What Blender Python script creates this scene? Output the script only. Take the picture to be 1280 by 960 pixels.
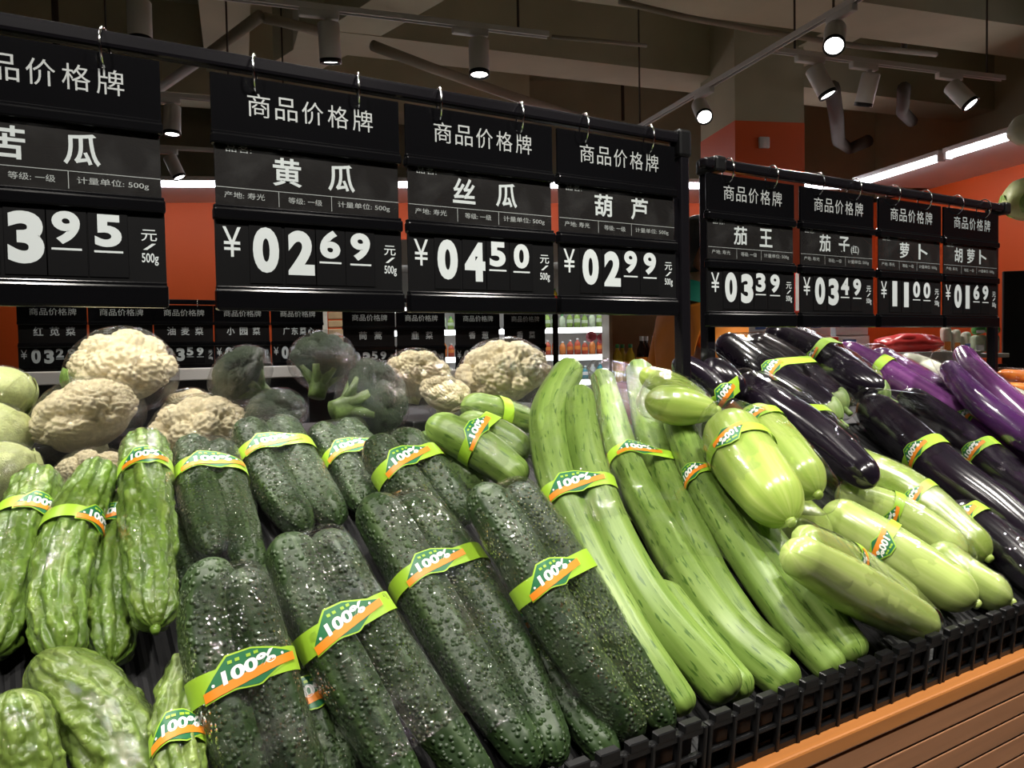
import bpy, bmesh, math, random
import numpy as np
from mathutils import Vector, Matrix

for o in list(bpy.data.objects):
    bpy.data.objects.remove(o, do_unlink=True)
SC = bpy.context.scene
COL = SC.collection
rng = np.random.default_rng(7)
random.seed(7)

# ------------------------------------------------------------------ camera
FPX, HD, PIT, ROL, ZC = 1015.2, math.radians(57.54), math.radians(-2.168), math.radians(-1.08), 1.30
Vd = np.array([math.cos(HD) * math.cos(PIT), math.sin(HD) * math.cos(PIT), math.sin(PIT)])
_r = np.cross(Vd, [0, 0, 1.0]); _r /= np.linalg.norm(_r)
_u = np.cross(_r, Vd)
Rt = _r * math.cos(ROL) + _u * math.sin(ROL)
Up = -_r * math.sin(ROL) + _u * math.cos(ROL)
CAM = np.array([0, 0, ZC])
cam = bpy.data.cameras.new('camera')
cam.sensor_width = 36.0
cam.lens = 36.0 * FPX / 1280.0
cam.clip_start = 0.02
camo = bpy.data.objects.new('camera', cam)
COL.objects.link(camo)
_M = Matrix(((Rt[0], Up[0], -Vd[0], 0), (Rt[1], Up[1], -Vd[1], 0), (Rt[2], Up[2], -Vd[2], ZC), (0, 0, 0, 1)))
camo.matrix_world = _M
SC.camera = camo

def ray(x, y): return Vd + Rt * (x - 640) / FPX - Up * (y - 480) / FPX
def atz(x, y, z): d = ray(x, y); return CAM + d * (z - ZC) / d[2]
def aty(x, y, Y): d = ray(x, y); return CAM + d * Y / d[1]
def atd(x, y, D): return CAM + ray(x, y) * D

# ------------------------------------------------------------------ world, exposure
SC.view_settings.view_transform = 'Standard'
SC.view_settings.look = 'None'
SC.view_settings.gamma = 1.0
SC.view_settings.use_curve_mapping = False
SC.view_settings.exposure = 0.2
wd = bpy.data.worlds.new('world'); SC.world = wd; wd.use_nodes = True
wd.node_tree.nodes['Background'].inputs[0].default_value = (1.0, 0.95, 0.86, 1)
wd.node_tree.nodes['Background'].inputs[1].default_value = 0.0
SC.cycles.use_denoising = True
SC.cycles.transparent_max_bounces = 24
SC.cycles.max_bounces = 8
SPOT_W = 58.0        # lamp power of the track heads over the counter
LED_EMIT = 16.0

# ------------------------------------------------------------------ materials
MATS = {}
def nodes_of(name):
    m = bpy.data.materials.new(name); m.use_nodes = True
    nt = m.node_tree; b = nt.nodes['Principled BSDF']
    MATS[name] = m
    return m, nt, b
def nd(nt, t, **kw):
    n = nt.nodes.new(t)
    for k, v in kw.items():
        if k.startswith('i_'):
            n.inputs[k[2:].replace('_', ' ')].default_value = v
        else: setattr(n, k, v)
    return n
def ramp(nt, stops):
    n = nt.nodes.new('ShaderNodeValToRGB'); e = n.color_ramp.elements
    while len(e) < len(stops): e.new(0.5)
    for el, (p, c) in zip(e, stops): el.position = p; el.color = (*c, 1) if len(c) == 3 else c
    return n
def setp(b, **kw):
    for k, v in kw.items(): b.inputs[k.replace('_', ' ')].default_value = v
def simple(name, col, rough=0.5, metallic=0.0, coat=0.0, emit=None, estr=0.0, var=0.0, vscale=8.0, bump=0.0, bscale=60.0, spec=0.5, aniso=None):
    m, nt, b = nodes_of(name)
    setp(b, Base_Color=(*col, 1), Roughness=rough, Metallic=metallic, Coat_Weight=coat)
    b.inputs['Specular IOR Level'].default_value = spec
    if emit is not None:
        b.inputs['Emission Color'].default_value = (*emit, 1); b.inputs['Emission Strength'].default_value = estr
    if var or bump:
        tc = nd(nt, 'ShaderNodeTexCoord')
        mp = nd(nt, 'ShaderNodeMapping'); nt.links.new(tc.outputs['Object'], mp.inputs['Vector'])
        if aniso: mp.inputs['Scale'].default_value = aniso
    if var:
        n = nd(nt, 'ShaderNodeTexNoise', i_Scale=vscale, i_Detail=5.0); nt.links.new(mp.outputs[0], n.inputs['Vector'])
        lo = tuple(max(0, c * (1 - var)) for c in col); hi = tuple(min(1, c * (1 + var)) for c in col)
        r = ramp(nt, [(0.3, lo), (0.7, hi)]); nt.links.new(n.outputs['Fac'], r.inputs[0]); nt.links.new(r.outputs[0], b.inputs['Base Color'])
    if bump:
        n2 = nd(nt, 'ShaderNodeTexNoise', i_Scale=bscale, i_Detail=3.0); nt.links.new(mp.outputs[0], n2.inputs['Vector'])
        bp = nd(nt, 'ShaderNodeBump', i_Strength=bump, i_Distance=0.003); nt.links.new(n2.outputs['Fac'], bp.inputs['Height']); nt.links.new(bp.outputs[0], b.inputs['Normal'])
    return m

def veg_mat(name, base, dark, light, rough=0.35, streak=(60, 4), spots=None, wart=None, coat=0.0, tip=None):
    """vegetable skin: UV is in metres (u round, v along); random tint per object"""
    m, nt, b = nodes_of(name); L = nt.links.new
    uv = nd(nt, 'ShaderNodeTexCoord')
    mp = nd(nt, 'ShaderNodeMapping'); L(uv.outputs['UV'], mp.inputs['Vector'])
    mp.inputs['Scale'].default_value = (streak[0], streak[1], 1)
    n = nd(nt, 'ShaderNodeTexNoise', i_Scale=1.0, i_Detail=4.0); L(mp.outputs[0], n.inputs['Vector'])
    r = ramp(nt, [(0.25, dark), (0.5, base), (0.78, light)]); L(n.outputs['Fac'], r.inputs[0])
    out = r.outputs[0]
    if spots:   # (scale_u, scale_v, threshold, colour)
        mp2 = nd(nt, 'ShaderNodeMapping'); L(uv.outputs['UV'], mp2.inputs['Vector']); mp2.inputs['Scale'].default_value = (spots[0], spots[1], 1)
        n2 = nd(nt, 'ShaderNodeTexNoise', i_Scale=1.0, i_Detail=2.0); L(mp2.outputs[0], n2.inputs['Vector'])
        r2 = ramp(nt, [(spots[2], (0, 0, 0)), (spots[2] + 0.06, (1, 1, 1))]); L(n2.outputs['Fac'], r2.inputs[0])
        mx = nd(nt, 'ShaderNodeMixRGB'); L(r2.outputs[0], mx.inputs[0]); L(out, mx.inputs[1]); mx.inputs[2].default_value = (*spots[3], 1)
        out = mx.outputs[0]
    oi = nd(nt, 'ShaderNodeObjectInfo')
    hs = nd(nt, 'ShaderNodeHueSaturation'); L(out, hs.inputs['Color'])
    ma = nd(nt, 'ShaderNodeMath', operation='MULTIPLY_ADD'); L(oi.outputs['Random'], ma.inputs[0]); ma.inputs[1].default_value = 0.3; ma.inputs[2].default_value = 0.85
    L(ma.outputs[0], hs.inputs['Value'])
    L(hs.outputs[0], b.inputs['Base Color'])
    setp(b, Roughness=rough, Coat_Weight=coat, Coat_Roughness=0.12)
    if wart:    # (scale, strength, distance)
        vo = nd(nt, 'ShaderNodeTexVoronoi', i_Scale=wart[0]); L(uv.outputs['Object'], vo.inputs['Vector'])
        r3 = ramp(nt, [(0.0, (1, 1, 1)), (0.45, (0, 0, 0))]); L(vo.outputs['Distance'], r3.inputs[0])
        bp = nd(nt, 'ShaderNodeBump', i_Strength=wart[1], i_Distance=wart[2]); L(r3.outputs[0], bp.inputs['Height']); L(bp.outputs[0], b.inputs['Normal'])
    else:
        bp = nd(nt, 'ShaderNodeBump', i_Strength=0.25, i_Distance=0.002); L(n.outputs['Fac'], bp.inputs['Height']); L(bp.outputs[0], b.inputs['Normal'])
    return m

def film_mat(name, wrinkle=0.5, scale=70.0, warts=0.0, wscale=130.0, haze=0.10, rough=0.07, gain=1.0, dist=0.004):
    """thin clear cling film: mostly see-through with a wrinkled gloss"""
    m = bpy.data.materials.new(name); m.use_nodes = True; MATS[name] = m
    nt = m.node_tree; nt.nodes.clear(); L = nt.links.new
    tc = nd(nt, 'ShaderNodeTexCoord')
    n1 = nd(nt, 'ShaderNodeTexNoise', i_Scale=scale, i_Detail=4.0, i_Distortion=1.2); L(tc.outputs['Object'], n1.inputs['Vector'])
    n3 = nd(nt, 'ShaderNodeTexNoise', i_Scale=scale * 0.3, i_Detail=2.0, i_Distortion=2.0); L(tc.outputs['Object'], n3.inputs['Vector'])
    ad = nd(nt, 'ShaderNodeMath', operation='ADD'); L(n1.outputs['Fac'], ad.inputs[0]); L(n3.outputs['Fac'], ad.inputs[1])
    h = ad.outputs[0]
    if warts:
        vo = nd(nt, 'ShaderNodeTexVoronoi', i_Scale=wscale); L(tc.outputs['Object'], vo.inputs['Vector'])
        rr = ramp(nt, [(0.0, (1, 1, 1)), (0.5, (0, 0, 0))]); L(vo.outputs['Distance'], rr.inputs[0])
        mu = nd(nt, 'ShaderNodeMath', operation='MULTIPLY_ADD'); L(rr.outputs[0], mu.inputs[0]); mu.inputs[1].default_value = warts; L(h, mu.inputs[2])
        h = mu.outputs[0]
    bp = nd(nt, 'ShaderNodeBump', i_Strength=wrinkle, i_Distance=dist); L(h, bp.inputs['Height'])
    ge = nd(nt, 'ShaderNodeNewGeometry')
    dt = nd(nt, 'ShaderNodeVectorMath', operation='DOT_PRODUCT'); L(bp.outputs[0], dt.inputs[0]); L(ge.outputs['Incoming'], dt.inputs[1])
    ab = nd(nt, 'ShaderNodeMath', operation='ABSOLUTE'); L(dt.outputs['Value'], ab.inputs[0])
    om = nd(nt, 'ShaderNodeMath', operation='SUBTRACT'); om.inputs[0].default_value = 1.0; L(ab.outputs[0], om.inputs[1]); om.use_clamp = True
    pw = nd(nt, 'ShaderNodeMath', operation='POWER'); L(om.outputs[0], pw.inputs[0]); pw.inputs[1].default_value = 5.0
    sk = nd(nt, 'ShaderNodeMath', operation='MULTIPLY_ADD'); L(pw.outputs[0], sk.inputs[0]); sk.inputs[1].default_value = 0.6; sk.inputs[2].default_value = 0.06
    fm = nd(nt, 'ShaderNodeMath', operation='MULTIPLY'); L(sk.outputs[0], fm.inputs[0]); fm.inputs[1].default_value = gain; fm.use_clamp = True
    tr = nd(nt, 'ShaderNodeBsdfTransparent'); tr.inputs[0].default_value = (0.97, 0.975, 0.97, 1)
    gl = nd(nt, 'ShaderNodeBsdfGlossy'); gl.inputs['Roughness'].default_value = rough; L(bp.outputs[0], gl.inputs['Normal'])
    df = nd(nt, 'ShaderNodeBsdfDiffuse'); df.inputs[0].default_value = (0.9, 0.92, 0.92, 1); L(bp.outputs[0], df.inputs['Normal'])
    nh = nd(nt, 'ShaderNodeTexNoise', i_Scale=16.0, i_Detail=6.0, i_Distortion=1.0); L(tc.outputs['Object'], nh.inputs['Vector'])
    rh = ramp(nt, [(0.5, (0.0, 0.0, 0.0)), (0.75, (haze * 2.5,) * 3)]); L(nh.outputs['Fac'], rh.inputs[0])
    m1 = nd(nt, 'ShaderNodeMixShader'); L(rh.outputs[0], m1.inputs[0]); L(tr.outputs[0], m1.inputs[1]); L(df.outputs[0], m1.inputs[2])
    m2 = nd(nt, 'ShaderNodeMixShader'); L(fm.outputs[0], m2.inputs[0]); L(m1.outputs[0], m2.inputs[1]); L(gl.outputs[0], m2.inputs[2])
    ou = nd(nt, 'ShaderNodeOutputMaterial'); L(m2.outputs[0], ou.inputs[0])
    return m

simple('black_plastic', (0.006, 0.006, 0.0065), 0.34, var=0.2, spec=0.22)
simple('black_gloss', (0.0030, 0.0030, 0.0036), 0.16, bump=0.06, bscale=14, spec=0.2)
simple('black_matte', (0.010, 0.010, 0.011), 0.55)
simple('sign_card', (0.009, 0.008, 0.008), 0.5, spec=0.12)
simple('digit_card', (0.004, 0.004, 0.0045), 0.45, spec=0.12)
simple('print_white', (0.50, 0.54, 0.55), 0.6, spec=0.2)
simple('print_grey', (0.34, 0.36, 0.36), 0.6, spec=0.2)
simple('chrome', (0.85, 0.85, 0.86), 0.12, metallic=1.0)
simple('rail_black', (0.005, 0.0045, 0.006), 0.26, spec=0.25)
simple('mat_rubber', (0.010, 0.010, 0.011), 0.55, spec=0.3)
simple('wood_orange', (0.44, 0.165, 0.042), 0.42, var=0.12, vscale=3.0, aniso=(1, 30, 30))
simple('wood_plank', (0.30, 0.135, 0.062), 0.5, var=0.14, vscale=3.0, aniso=(1, 25, 25))
simple('lime', (0.34, 0.58, 0.035), 0.4)
simple('badge_green', (0.012, 0.15, 0.05), 0.4)
simple('badge_orange', (0.88, 0.26, 0.015), 0.4)
simple('badge_white', (0.9, 0.9, 0.88), 0.45)
simple('badge_dark', (0.06, 0.16, 0.02), 0.5)
simple('concrete', (0.44, 0.42, 0.29), 0.9, var=0.16, vscale=1.2, bump=0.3, bscale=20)
simple('pipe_grey', (0.28, 0.24, 0.17), 0.7)
simple('pipe_dark', (0.07, 0.055, 0.04), 0.8)
simple('orange_wall', (0.72, 0.105, 0.012), 0.55, var=0.05, vscale=1.0)
simple('white_paint', (0.72, 0.70, 0.68), 0.6)
simple('floor_tile', (0.42, 0.40, 0.37), 0.3, var=0.06)
simple('lamp_white', (0.72, 0.70, 0.68), 0.45)
simple('lens_on', (1, 1, 1), 0.3, emit=(1.0, 0.97, 0.92), estr=9.0)
simple('led_on', (1, 1, 1), 0.3, emit=(0.93, 0.93, 1.0), estr=LED_EMIT)
simple('shelf_led', (1, 1, 1), 0.3, emit=(0.95, 1.0, 1.0), estr=3.5)
simple('cauli', (0.82, 0.71, 0.46), 0.55, var=0.12, vscale=9, bump=0.5, bscale=160)
simple('cauli_leaf', (0.30, 0.48, 0.12), 0.45, var=0.2)
simple('cauli_stem', (0.66, 0.66, 0.38), 0.5, var=0.1)
simple('broc', (0.035, 0.075, 0.022), 0.6, var=0.35, vscale=30, bump=1.0, bscale=330)
simple('broc_stem', (0.13, 0.20, 0.055), 0.5, var=0.2)
simple('cabbage', (0.62, 0.68, 0.30), 0.45, var=0.14, vscale=8, bump=0.5, bscale=25)
veg_mat('cucumber', (0.026, 0.053, 0.015), (0.013, 0.030, 0.009), (0.062, 0.105, 0.029), 0.45, (70, 5), wart=(150, 0.75, 0.004))
veg_mat('cucumber_light', (0.17, 0.28, 0.08), (0.11, 0.20, 0.06), (0.28, 0.40, 0.13), 0.33, (50, 4), wart=(120, 0.15, 0.002))
veg_mat('bitter', (0.125, 0.215, 0.028), (0.075, 0.145, 0.018), (0.22, 0.30, 0.06), 0.36, (70, 14), wart=(110, 0.45, 0.004))
veg_mat('bitter_pale', (0.185, 0.275, 0.05), (0.12, 0.20, 0.03), (0.30, 0.38, 0.11), 0.36, (70, 14), wart=(110, 0.45, 0.004))
veg_mat('luffa', (0.175, 0.275, 0.052), (0.115, 0.20, 0.032), (0.26, 0.36, 0.095), 0.40, (90, 6), spots=(200, 34, 0.59, (0.065, 0.135, 0.018)))
veg_mat('zucchini', (0.30, 0.40, 0.080), (0.22, 0.33, 0.052), (0.42, 0.50, 0.15), 0.24, (70, 6), spots=(45, 30, 0.68, (0.36, 0.50, 0.09)), coat=0.2)
veg_mat('zucchini_pale', (0.38, 0.475, 0.135), (0.29, 0.40, 0.09), (0.50, 0.57, 0.22), 0.24, (60, 5), coat=0.2)
veg_mat('eggplant', (0.010, 0.007, 0.013), (0.006, 0.005, 0.008), (0.022, 0.012, 0.022), 0.16, (20, 4), coat=0.5)
veg_mat('purple', (0.13, 0.034, 0.15), (0.075, 0.018, 0.09), (0.23, 0.08, 0.24), 0.2, (60, 3), coat=0.4)
veg_mat('purple_dark', (0.07, 0.018, 0.10), (0.04, 0.012, 0.06), (0.13, 0.04, 0.16), 0.2, (60, 3), coat=0.4)
veg_mat('calyx', (0.22, 0.33, 0.09), (0.10, 0.17, 0.05), (0.42, 0.50, 0.22), 0.45, (60, 30))
veg_mat('radish', (0.70, 0.70, 0.56), (0.55, 0.58, 0.42), (0.84, 0.83, 0.74), 0.35, (20, 20))
veg_mat('carrot', (0.85, 0.24, 0.035), (0.68, 0.15, 0.02), (0.92, 0.35, 0.07), 0.35, (15, 60))
film_mat('film_warty', 0.9, 120, warts=1.6, wscale=190, haze=0.018, rough=0.04, gain=1.75, dist=0.004)
film_mat('film_melon', 0.7, 70, haze=0.02, rough=0.04, gain=1.7)
film_mat('film_crinkle', 0.75, 45, haze=0.02, rough=0.03, gain=1.4)
film_mat('film_round', 0.8, 50, haze=0.02, rough=0.05, gain=1.3)
film_mat('film_tight', 0.16, 32, haze=0.012, rough=0.035, gain=1.2)
film_mat('film_sleeve', 0.35, 12, haze=0.005, rough=0.03, gain=0.9)

# ------------------------------------------------------------------ object helpers
def mkmesh(name, V, F, mat, uv=None, smooth=True):
    me = bpy.data.meshes.new(name)
    me.from_pydata([tuple(map(float, v)) for v in V], [], [tuple(map(int, f)) for f in F])
    if uv is not None:
        ul = me.uv_layers.new(name='UVMap')
        li = np.empty(len(me.loops), dtype=np.int32); me.loops.foreach_get('vertex_index', li)
        ul.data.foreach_set('uv', np.asarray(uv, dtype=np.float32)[li].ravel())
    if mat: me.materials.append(MATS[mat])
    if smooth: me.polygons.foreach_set('use_smooth', [True] * len(me.polygons))
    me.update()
    return me
def link(name, me, parent=None, loc=(0, 0, 0)):
    o = bpy.data.objects.new(name, me); COL.objects.link(o)
    o.location = loc
    if parent is not None: o.parent = parent
    return o
def world_loc(o):
    p = np.zeros(3)
    while o is not None: p += np.array(o.location); o = o.parent
    return p
def part(name, VF, mat, parent, uv=None, smooth=True):
    """mesh given in world coordinates, linked below a thing or part whose rotation is identity"""
    V, F = VF
    base = world_loc(parent) if parent is not None else np.zeros(3)
    return link(name, mkmesh(name, np.asarray(V, dtype=float) - base, F, mat, uv, smooth), parent)
def tag(o, label, cat, group=None):
    o['label'] = label; o['category'] = cat
    if group: o['group'] = group
    return o
def thing(name, label, cat, loc, group=None):
    o = bpy.data.objects.new(name, None); COL.objects.link(o); o.location = tuple(map(float, loc)); o.empty_display_size = 0.05
    return tag(o, label, cat, group)
def struct(name, VF, mat, smooth=False):
    V = np.asarray(VF[0], float); c = V.mean(0)
    o = link(name, mkmesh(name, V - c, VF[1], mat, None, smooth), None, c); o['kind'] = 'structure'
    return o
def merge(*vfs):
    V = []; F = []; n = 0
    for v, f in vfs:
        V.append(np.asarray(v, float)); F += [tuple(i + n for i in q) for q in f]; n += len(v)
    return np.vstack(V), F
def box(c, s, bev=0.0, ex=(1, 0, 0), ey=(0, 1, 0), ez=(0, 0, 1), seg=2):
    bm = bmesh.new(); bmesh.ops.create_cube(bm, size=1.0)
    for v in bm.verts: v.co = Vector((v.co.x * s[0], v.co.y * s[1], v.co.z * s[2]))
    if bev: bmesh.ops.bevel(bm, geom=bm.edges[:], offset=min(bev, min(s) * 0.45), segments=seg, affect='EDGES', profile=0.5)
    bm.verts.index_update()
    V = np.array([v.co[:] for v in bm.verts]); F = [tuple(v.index for v in f.verts) for f in bm.faces]; bm.free()
    A = np.array([ex, ey, ez], float)
    return V @ A + np.asarray(c, float), F
def box2(p0, p1, bev=0.0):
    p0 = np.array(p0, float); p1 = np.array(p1, float)
    return box((p0 + p1) / 2, np.abs(p1 - p0), bev)
def frame_of(t, ref=(0, 0, 1.0)):
    t = np.asarray(t, float); t = t / np.linalg.norm(t); ref = np.asarray(ref, float)
    if abs(t @ ref) > 0.97: ref = np.array([1.0, 0, 0])
    a = np.cross(ref, t); a /= np.linalg.norm(a); b = np.cross(t, a)
    return t, a, b
def pipe(pts, r, n=10, caps=True):
    """constant or varying radius pipe through points"""
    pts = np.asarray(pts, float); N = len(pts); r = np.broadcast_to(np.asarray(r, float), (N,))
    V = []; F = []
    tang = np.gradient(pts, axis=0); a = None
    for i in range(N):
        t = tang[i] / np.linalg.norm(tang[i])
        if a is None: _, a, b = frame_of(t)
        else:
            a = a - t * (a @ t); a /= np.linalg.norm(a); b = np.cross(t, a)
        for k in range(n):
            th = 2 * math.pi * k / n
            V.append(pts[i] + r[i] * (a * math.cos(th) + b * math.sin(th)))
    for i in range(N - 1):
        for k in range(n):
            F.append((i * n + k, i * n + (k + 1) % n, (i + 1) * n + (k + 1) % n, (i + 1) * n + k))
    if caps: F += [tuple(range(n - 1, -1, -1)), tuple((N - 1) * n + k for k in range(n))]
    return np.array(V), F
def lathe(c, axis, prof, n=20):
    """prof: list of (distance along axis, radius)"""
    t, a, b = frame_of(axis); V = []; F = []
    for (d, r) in prof:
        for k in range(n):
            th = 2 * math.pi * k / n
            V.append(np.asarray(c) + t * d + max(r, 1e-5) * (a * math.cos(th) + b * math.sin(th)))
    for i in range(len(prof) - 1):
        for k in range(n):
            F.append((i * n + k, i * n + (k + 1) % n, (i + 1) * n + (k + 1) % n, (i + 1) * n + k))
    return np.array(V), F
def torus(c, axis, R, r, n=24, m=8, a0=0.0, a1=2 * math.pi):
    t, a, b = frame_of(axis); full = abs(a1 - a0 - 2 * math.pi) < 1e-6
    pts = []
    for k in range(n if full else n + 1):
        th = a0 + (a1 - a0) * k / n
        pts.append((th, np.asarray(c) + R * (a * math.cos(th) + b * math.sin(th))))
    V = []; F = []
    for th, p in pts:
        rad = a * math.cos(th) + b * math.sin(th)
        for j in range(m):
            ph = 2 * math.pi * j / m
            V.append(p + r * (rad * math.cos(ph) + t * math.sin(ph)))
    K = len(pts)
    for k in range(K if full else K - 1):
        k2 = (k + 1) % K
        for j in range(m): F.append((k * m + j, k2 * m + j, k2 * m + (j + 1) % m, k * m + (j + 1) % m))
    return np.array(V), F

_tab = rng.random((32, 32, 32))
def vnoise(P, scale, seed=0):
    P = np.asarray(P, float) * scale + seed * 7.31
    i = np.floor(P).astype(int); fr = P - i; fr = fr * fr * (3 - 2 * fr)
    out = 0
    for dx in (0, 1):
        for dy in (0, 1):
            for dz in (0, 1):
                w = (fr[..., 0] if dx else 1 - fr[..., 0]) * (fr[..., 1] if dy else 1 - fr[..., 1]) * (fr[..., 2] if dz else 1 - fr[..., 2])
                out = out + w * _tab[(i[..., 0] + dx) % 32, (i[..., 1] + dy) % 32, (i[..., 2] + dz) % 32]
    return out
def catmull(P, n, dens=None):
    P = np.asarray(P, float)
    if len(P) == 2: q = np.linspace(0, 1, n)[:, None]; return P[0] + (P[1] - P[0]) * q
    Q = np.vstack([2 * P[0] - P[1], P, 2 * P[-1] - P[-2]])
    K = len(P) - 1; out = []
    for s in np.linspace(0, K - 1e-9, n):
        k = int(s); t = s - k; p0, p1, p2, p3 = Q[k:k + 4]
        out.append(0.5 * ((2 * p1) + (-p0 + p2) * t + (2 * p0 - 5 * p1 + 4 * p2 - p3) * t * t + (-p0 + 3 * p1 - 3 * p2 + p3) * t ** 3))
    return np.array(out)
_txt = {}
def _glyphs(s, bold, res):
    c = bpy.data.curves.new('lettering', 'FONT'); c.body = s; c.size = 1.0; c.offset = bold; c.resolution_u = res
    o = bpy.data.objects.new('lettering', c); COL.objects.link(o)
    bpy.context.view_layer.update()
    me = o.evaluated_get(bpy.context.evaluated_depsgraph_get()).to_mesh()
    V = np.array([v.co[:2] for v in me.vertices]) if len(me.vertices) else np.zeros((0, 2))
    F = [tuple(p.vertices) for p in me.polygons]; A = sum(p.area for p in me.polygons)
    cnt = {}
    for f in F:
        for i in range(len(f)):
            k = (min(f[i], f[i - 1]), max(f[i], f[i - 1])); cnt[k] = cnt.get(k, 0) + 1
    per = sum(float(np.linalg.norm(V[a] - V[b])) for (a, b), n in cnt.items() if n == 1)
    bpy.data.objects.remove(o, do_unlink=True); bpy.data.curves.remove(c)
    return V, F, A, per
def text2d(s, bold=0.0):
    """glyph outlines of the built-in font filled as a flat mesh; the weight is lowered until the fill is sound"""
    k = (s, bold)
    if k not in _txt:
        V0, F0, A0, per0 = _glyphs(s, 0.0, 4); out = (V0, F0)
        if bold:
            for f_ in (1.0, 0.93, 0.85, 0.75, 0.6, 0.45, 0.3):
                done = False
                for res in (5, 4, 3, 6):
                    b = bold * f_; V, F, A, per = _glyphs(s, b, res)
                    if len(F) and A0 + 0.72 * b * per0 < A < A0 + 1.12 * b * per0: out = (V, F); done = True; break
                if done: break
        _txt[k] = out
    return _txt[k]
def text_fit(s, x0, x1, y0, y1, bold=0.0):
    """text stretched to a box (x right, y up)"""
    V, F = text2d(s, bold); V = V.copy()
    mn = V.min(0); mx = V.max(0)
    V = (V - mn) / (mx - mn) * np.array([x1 - x0, y1 - y0]) + np.array([x0, y0])
    return V, F

# ------------------------------------------------------------------ building shell
BA = math.radians(-14.0)
bx = np.array([math.cos(BA), math.sin(BA), 0]); by = np.array([-math.sin(BA), math.cos(BA), 0]); bz = np.array([0, 0, 1.0])
def bbox3(c, s, bev=0): return box(c, s, bev, bx, by, bz)

o = struct('floor', box((4, 4, -0.05), (30, 30, 0.1)), 'floor_tile')
CEIL = 4.3
o = struct('ceiling', box((4, 4, CEIL + 0.1), (30, 30, 0.2)), 'concrete')
# far wall along the LED line and the right wall meeting it in a corner
Lc = atz(1062, 233, 2.95); Ll = atz(205, 230, 2.95); Lr = atz(1280, 165, 2.95)
dl = Ll - Lc; dl[2] = 0; dl /= np.linalg.norm(dl)          # along far wall (to the left)
dr = Lr - Lc; dr[2] = 0; dr /= np.linalg.norm(dr)          # along right wall (towards camera)
nf = np.array([-dl[1], dl[0], 0]);  nf = nf if nf @ Lc > 0 else -nf      # away from the camera
nr = np.array([-dr[1], dr[0], 0]);  nr = nr if nr @ np.array([1, 0, 0]) > 0 else -nr
WB = 1.0
cornerW = Lc + nf * WB + nr * WB
def slab(p, along, a0, a1, normal, n0, n1, z0, z1):
    V = []
    for z in (z0, z1):
        for (a, n) in ((a0, n0), (a1, n0), (a1, n1), (a0, n1)):
            q = p + along * a + normal * n; V.append((q[0], q[1], z))
    return np.array(V), [(0, 1, 2, 3), (7, 6, 5, 4), (0, 4, 5, 1), (1, 5, 6, 2), (2, 6, 7, 3), (3, 7, 4, 0)]
struct('wall_back', slab(Lc, dl, -1.2, 12, nf, WB, WB + 0.2, 0, 2.97), 'orange_wall')
struct('wall_right', slab(Lc, dr, -1.2, 7, nr, WB, WB + 0.2, 0, 2.97), 'orange_wall')
struct('trim_1', slab(Lc, dl, 0.0, 12, nf, 0.02, WB + 0.2, 2.96, 3.02), 'white_paint')       # pale soffit board behind the lamps
struct('trim_2', slab(Lc, dr, -0.0, 7, nr, 0.02, WB + 0.2, 2.96, 3.02), 'white_paint')
struct('wall_back_upper', slab(Lc, dl, 1.9, 12, nf, WB, WB + 0.2, 3.02, CEIL), 'concrete')
struct('wall_back_corner', slab(Lc, dl, -1.2, 1.9, nf, WB, WB + 0.2, 3.02, CEIL), 'concrete')
struct('wall_right_upper', slab(Lc, dr, -1.2, 7, nr, WB, WB + 0.2, 3.02, CEIL), 'concrete')

def led_run(p, along, lens, label, group):
    a = 0.0
    for i, (L, gap) in enumerate(lens):
        c0 = p + along * a; c1 = p + along * (a + L)
        def px_(p): w = p - CAM; return (640 + FPX * (w @ Rt) / (w @ Vd)) if w @ Vd > 0.05 else 1e9
        off = '' if any(-5 < px_(c0 + (c1 - c0) * k / 10) < 1285 for k in range(11)) else '_offscreen'
        t = thing('tube_light' + off, label, 'light', (c0 + c1) / 2, group)
        nn = np.array([-along[1], along[0], 0])
        mid = (c0 + c1) / 2
        part('housing', box(mid + np.array([0, 0, 0.045]), (L, 0.09, 0.04), 0.005, along, nn, bz), 'lamp_white', t)
        part('tube' + off, pipe([c0 + along * 0.03, mid, c1 - along * 0.03], 0.028, 12), 'led_on', t)
        for e in (c0 + along * 0.015, c1 - along * 0.015):
            part('end_cap', box(e, (0.03, 0.07, 0.07), 0.006, along, nn, bz), 'lamp_white', t)
        a += L + gap
led_run(Lc + dl * 0.06, dl, [(0.62, 0.1)] + [(1.25, 0.05)] * 6, 'white tube lamp under the pale soffit along the orange back wall', 'tube lamps of the back wall')
led_run(Lc + dr * 0.10, dr, [(1.15, 0.05), (1.15, 0.05), (1.15, 0.05)], 'long white tube lamp running out from the room corner beside orange wall', 'tube lamps of the side wall')

# column with orange lower half
pc = atd(920, 300, 6.3); pc[2] = 0
ca = math.radians(-14 - 8); cx = np.array([math.cos(ca), math.sin(ca), 0]); cy = np.array([-math.sin(ca), math.cos(ca), 0])
zor = atd(930, 152, 6.3)[2]
ccen = pc + cx * 0.29 + cy * 0.32
struct('column', box(ccen + [0, 0, (zor + CEIL) / 2], (0.58, 0.64, CEIL - zor), 0, cx, cy, bz), 'concrete')
struct('column_panel', box(ccen + [0, 0, zor / 2], (0.585, 0.645, zor), 0, cx, cy, bz), 'orange_wall')
ps = pc + cx * 0.235 + np.array([0, 0, atd(962, 178, 6.3)[2]])
tag(part('switch_plate', box(ps - cy * 0.01, (0.085, 0.03, 0.085), 0.006, cx, cy, bz), 'white_paint', None), 'small white square plate on orange column face', 'plate')

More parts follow.
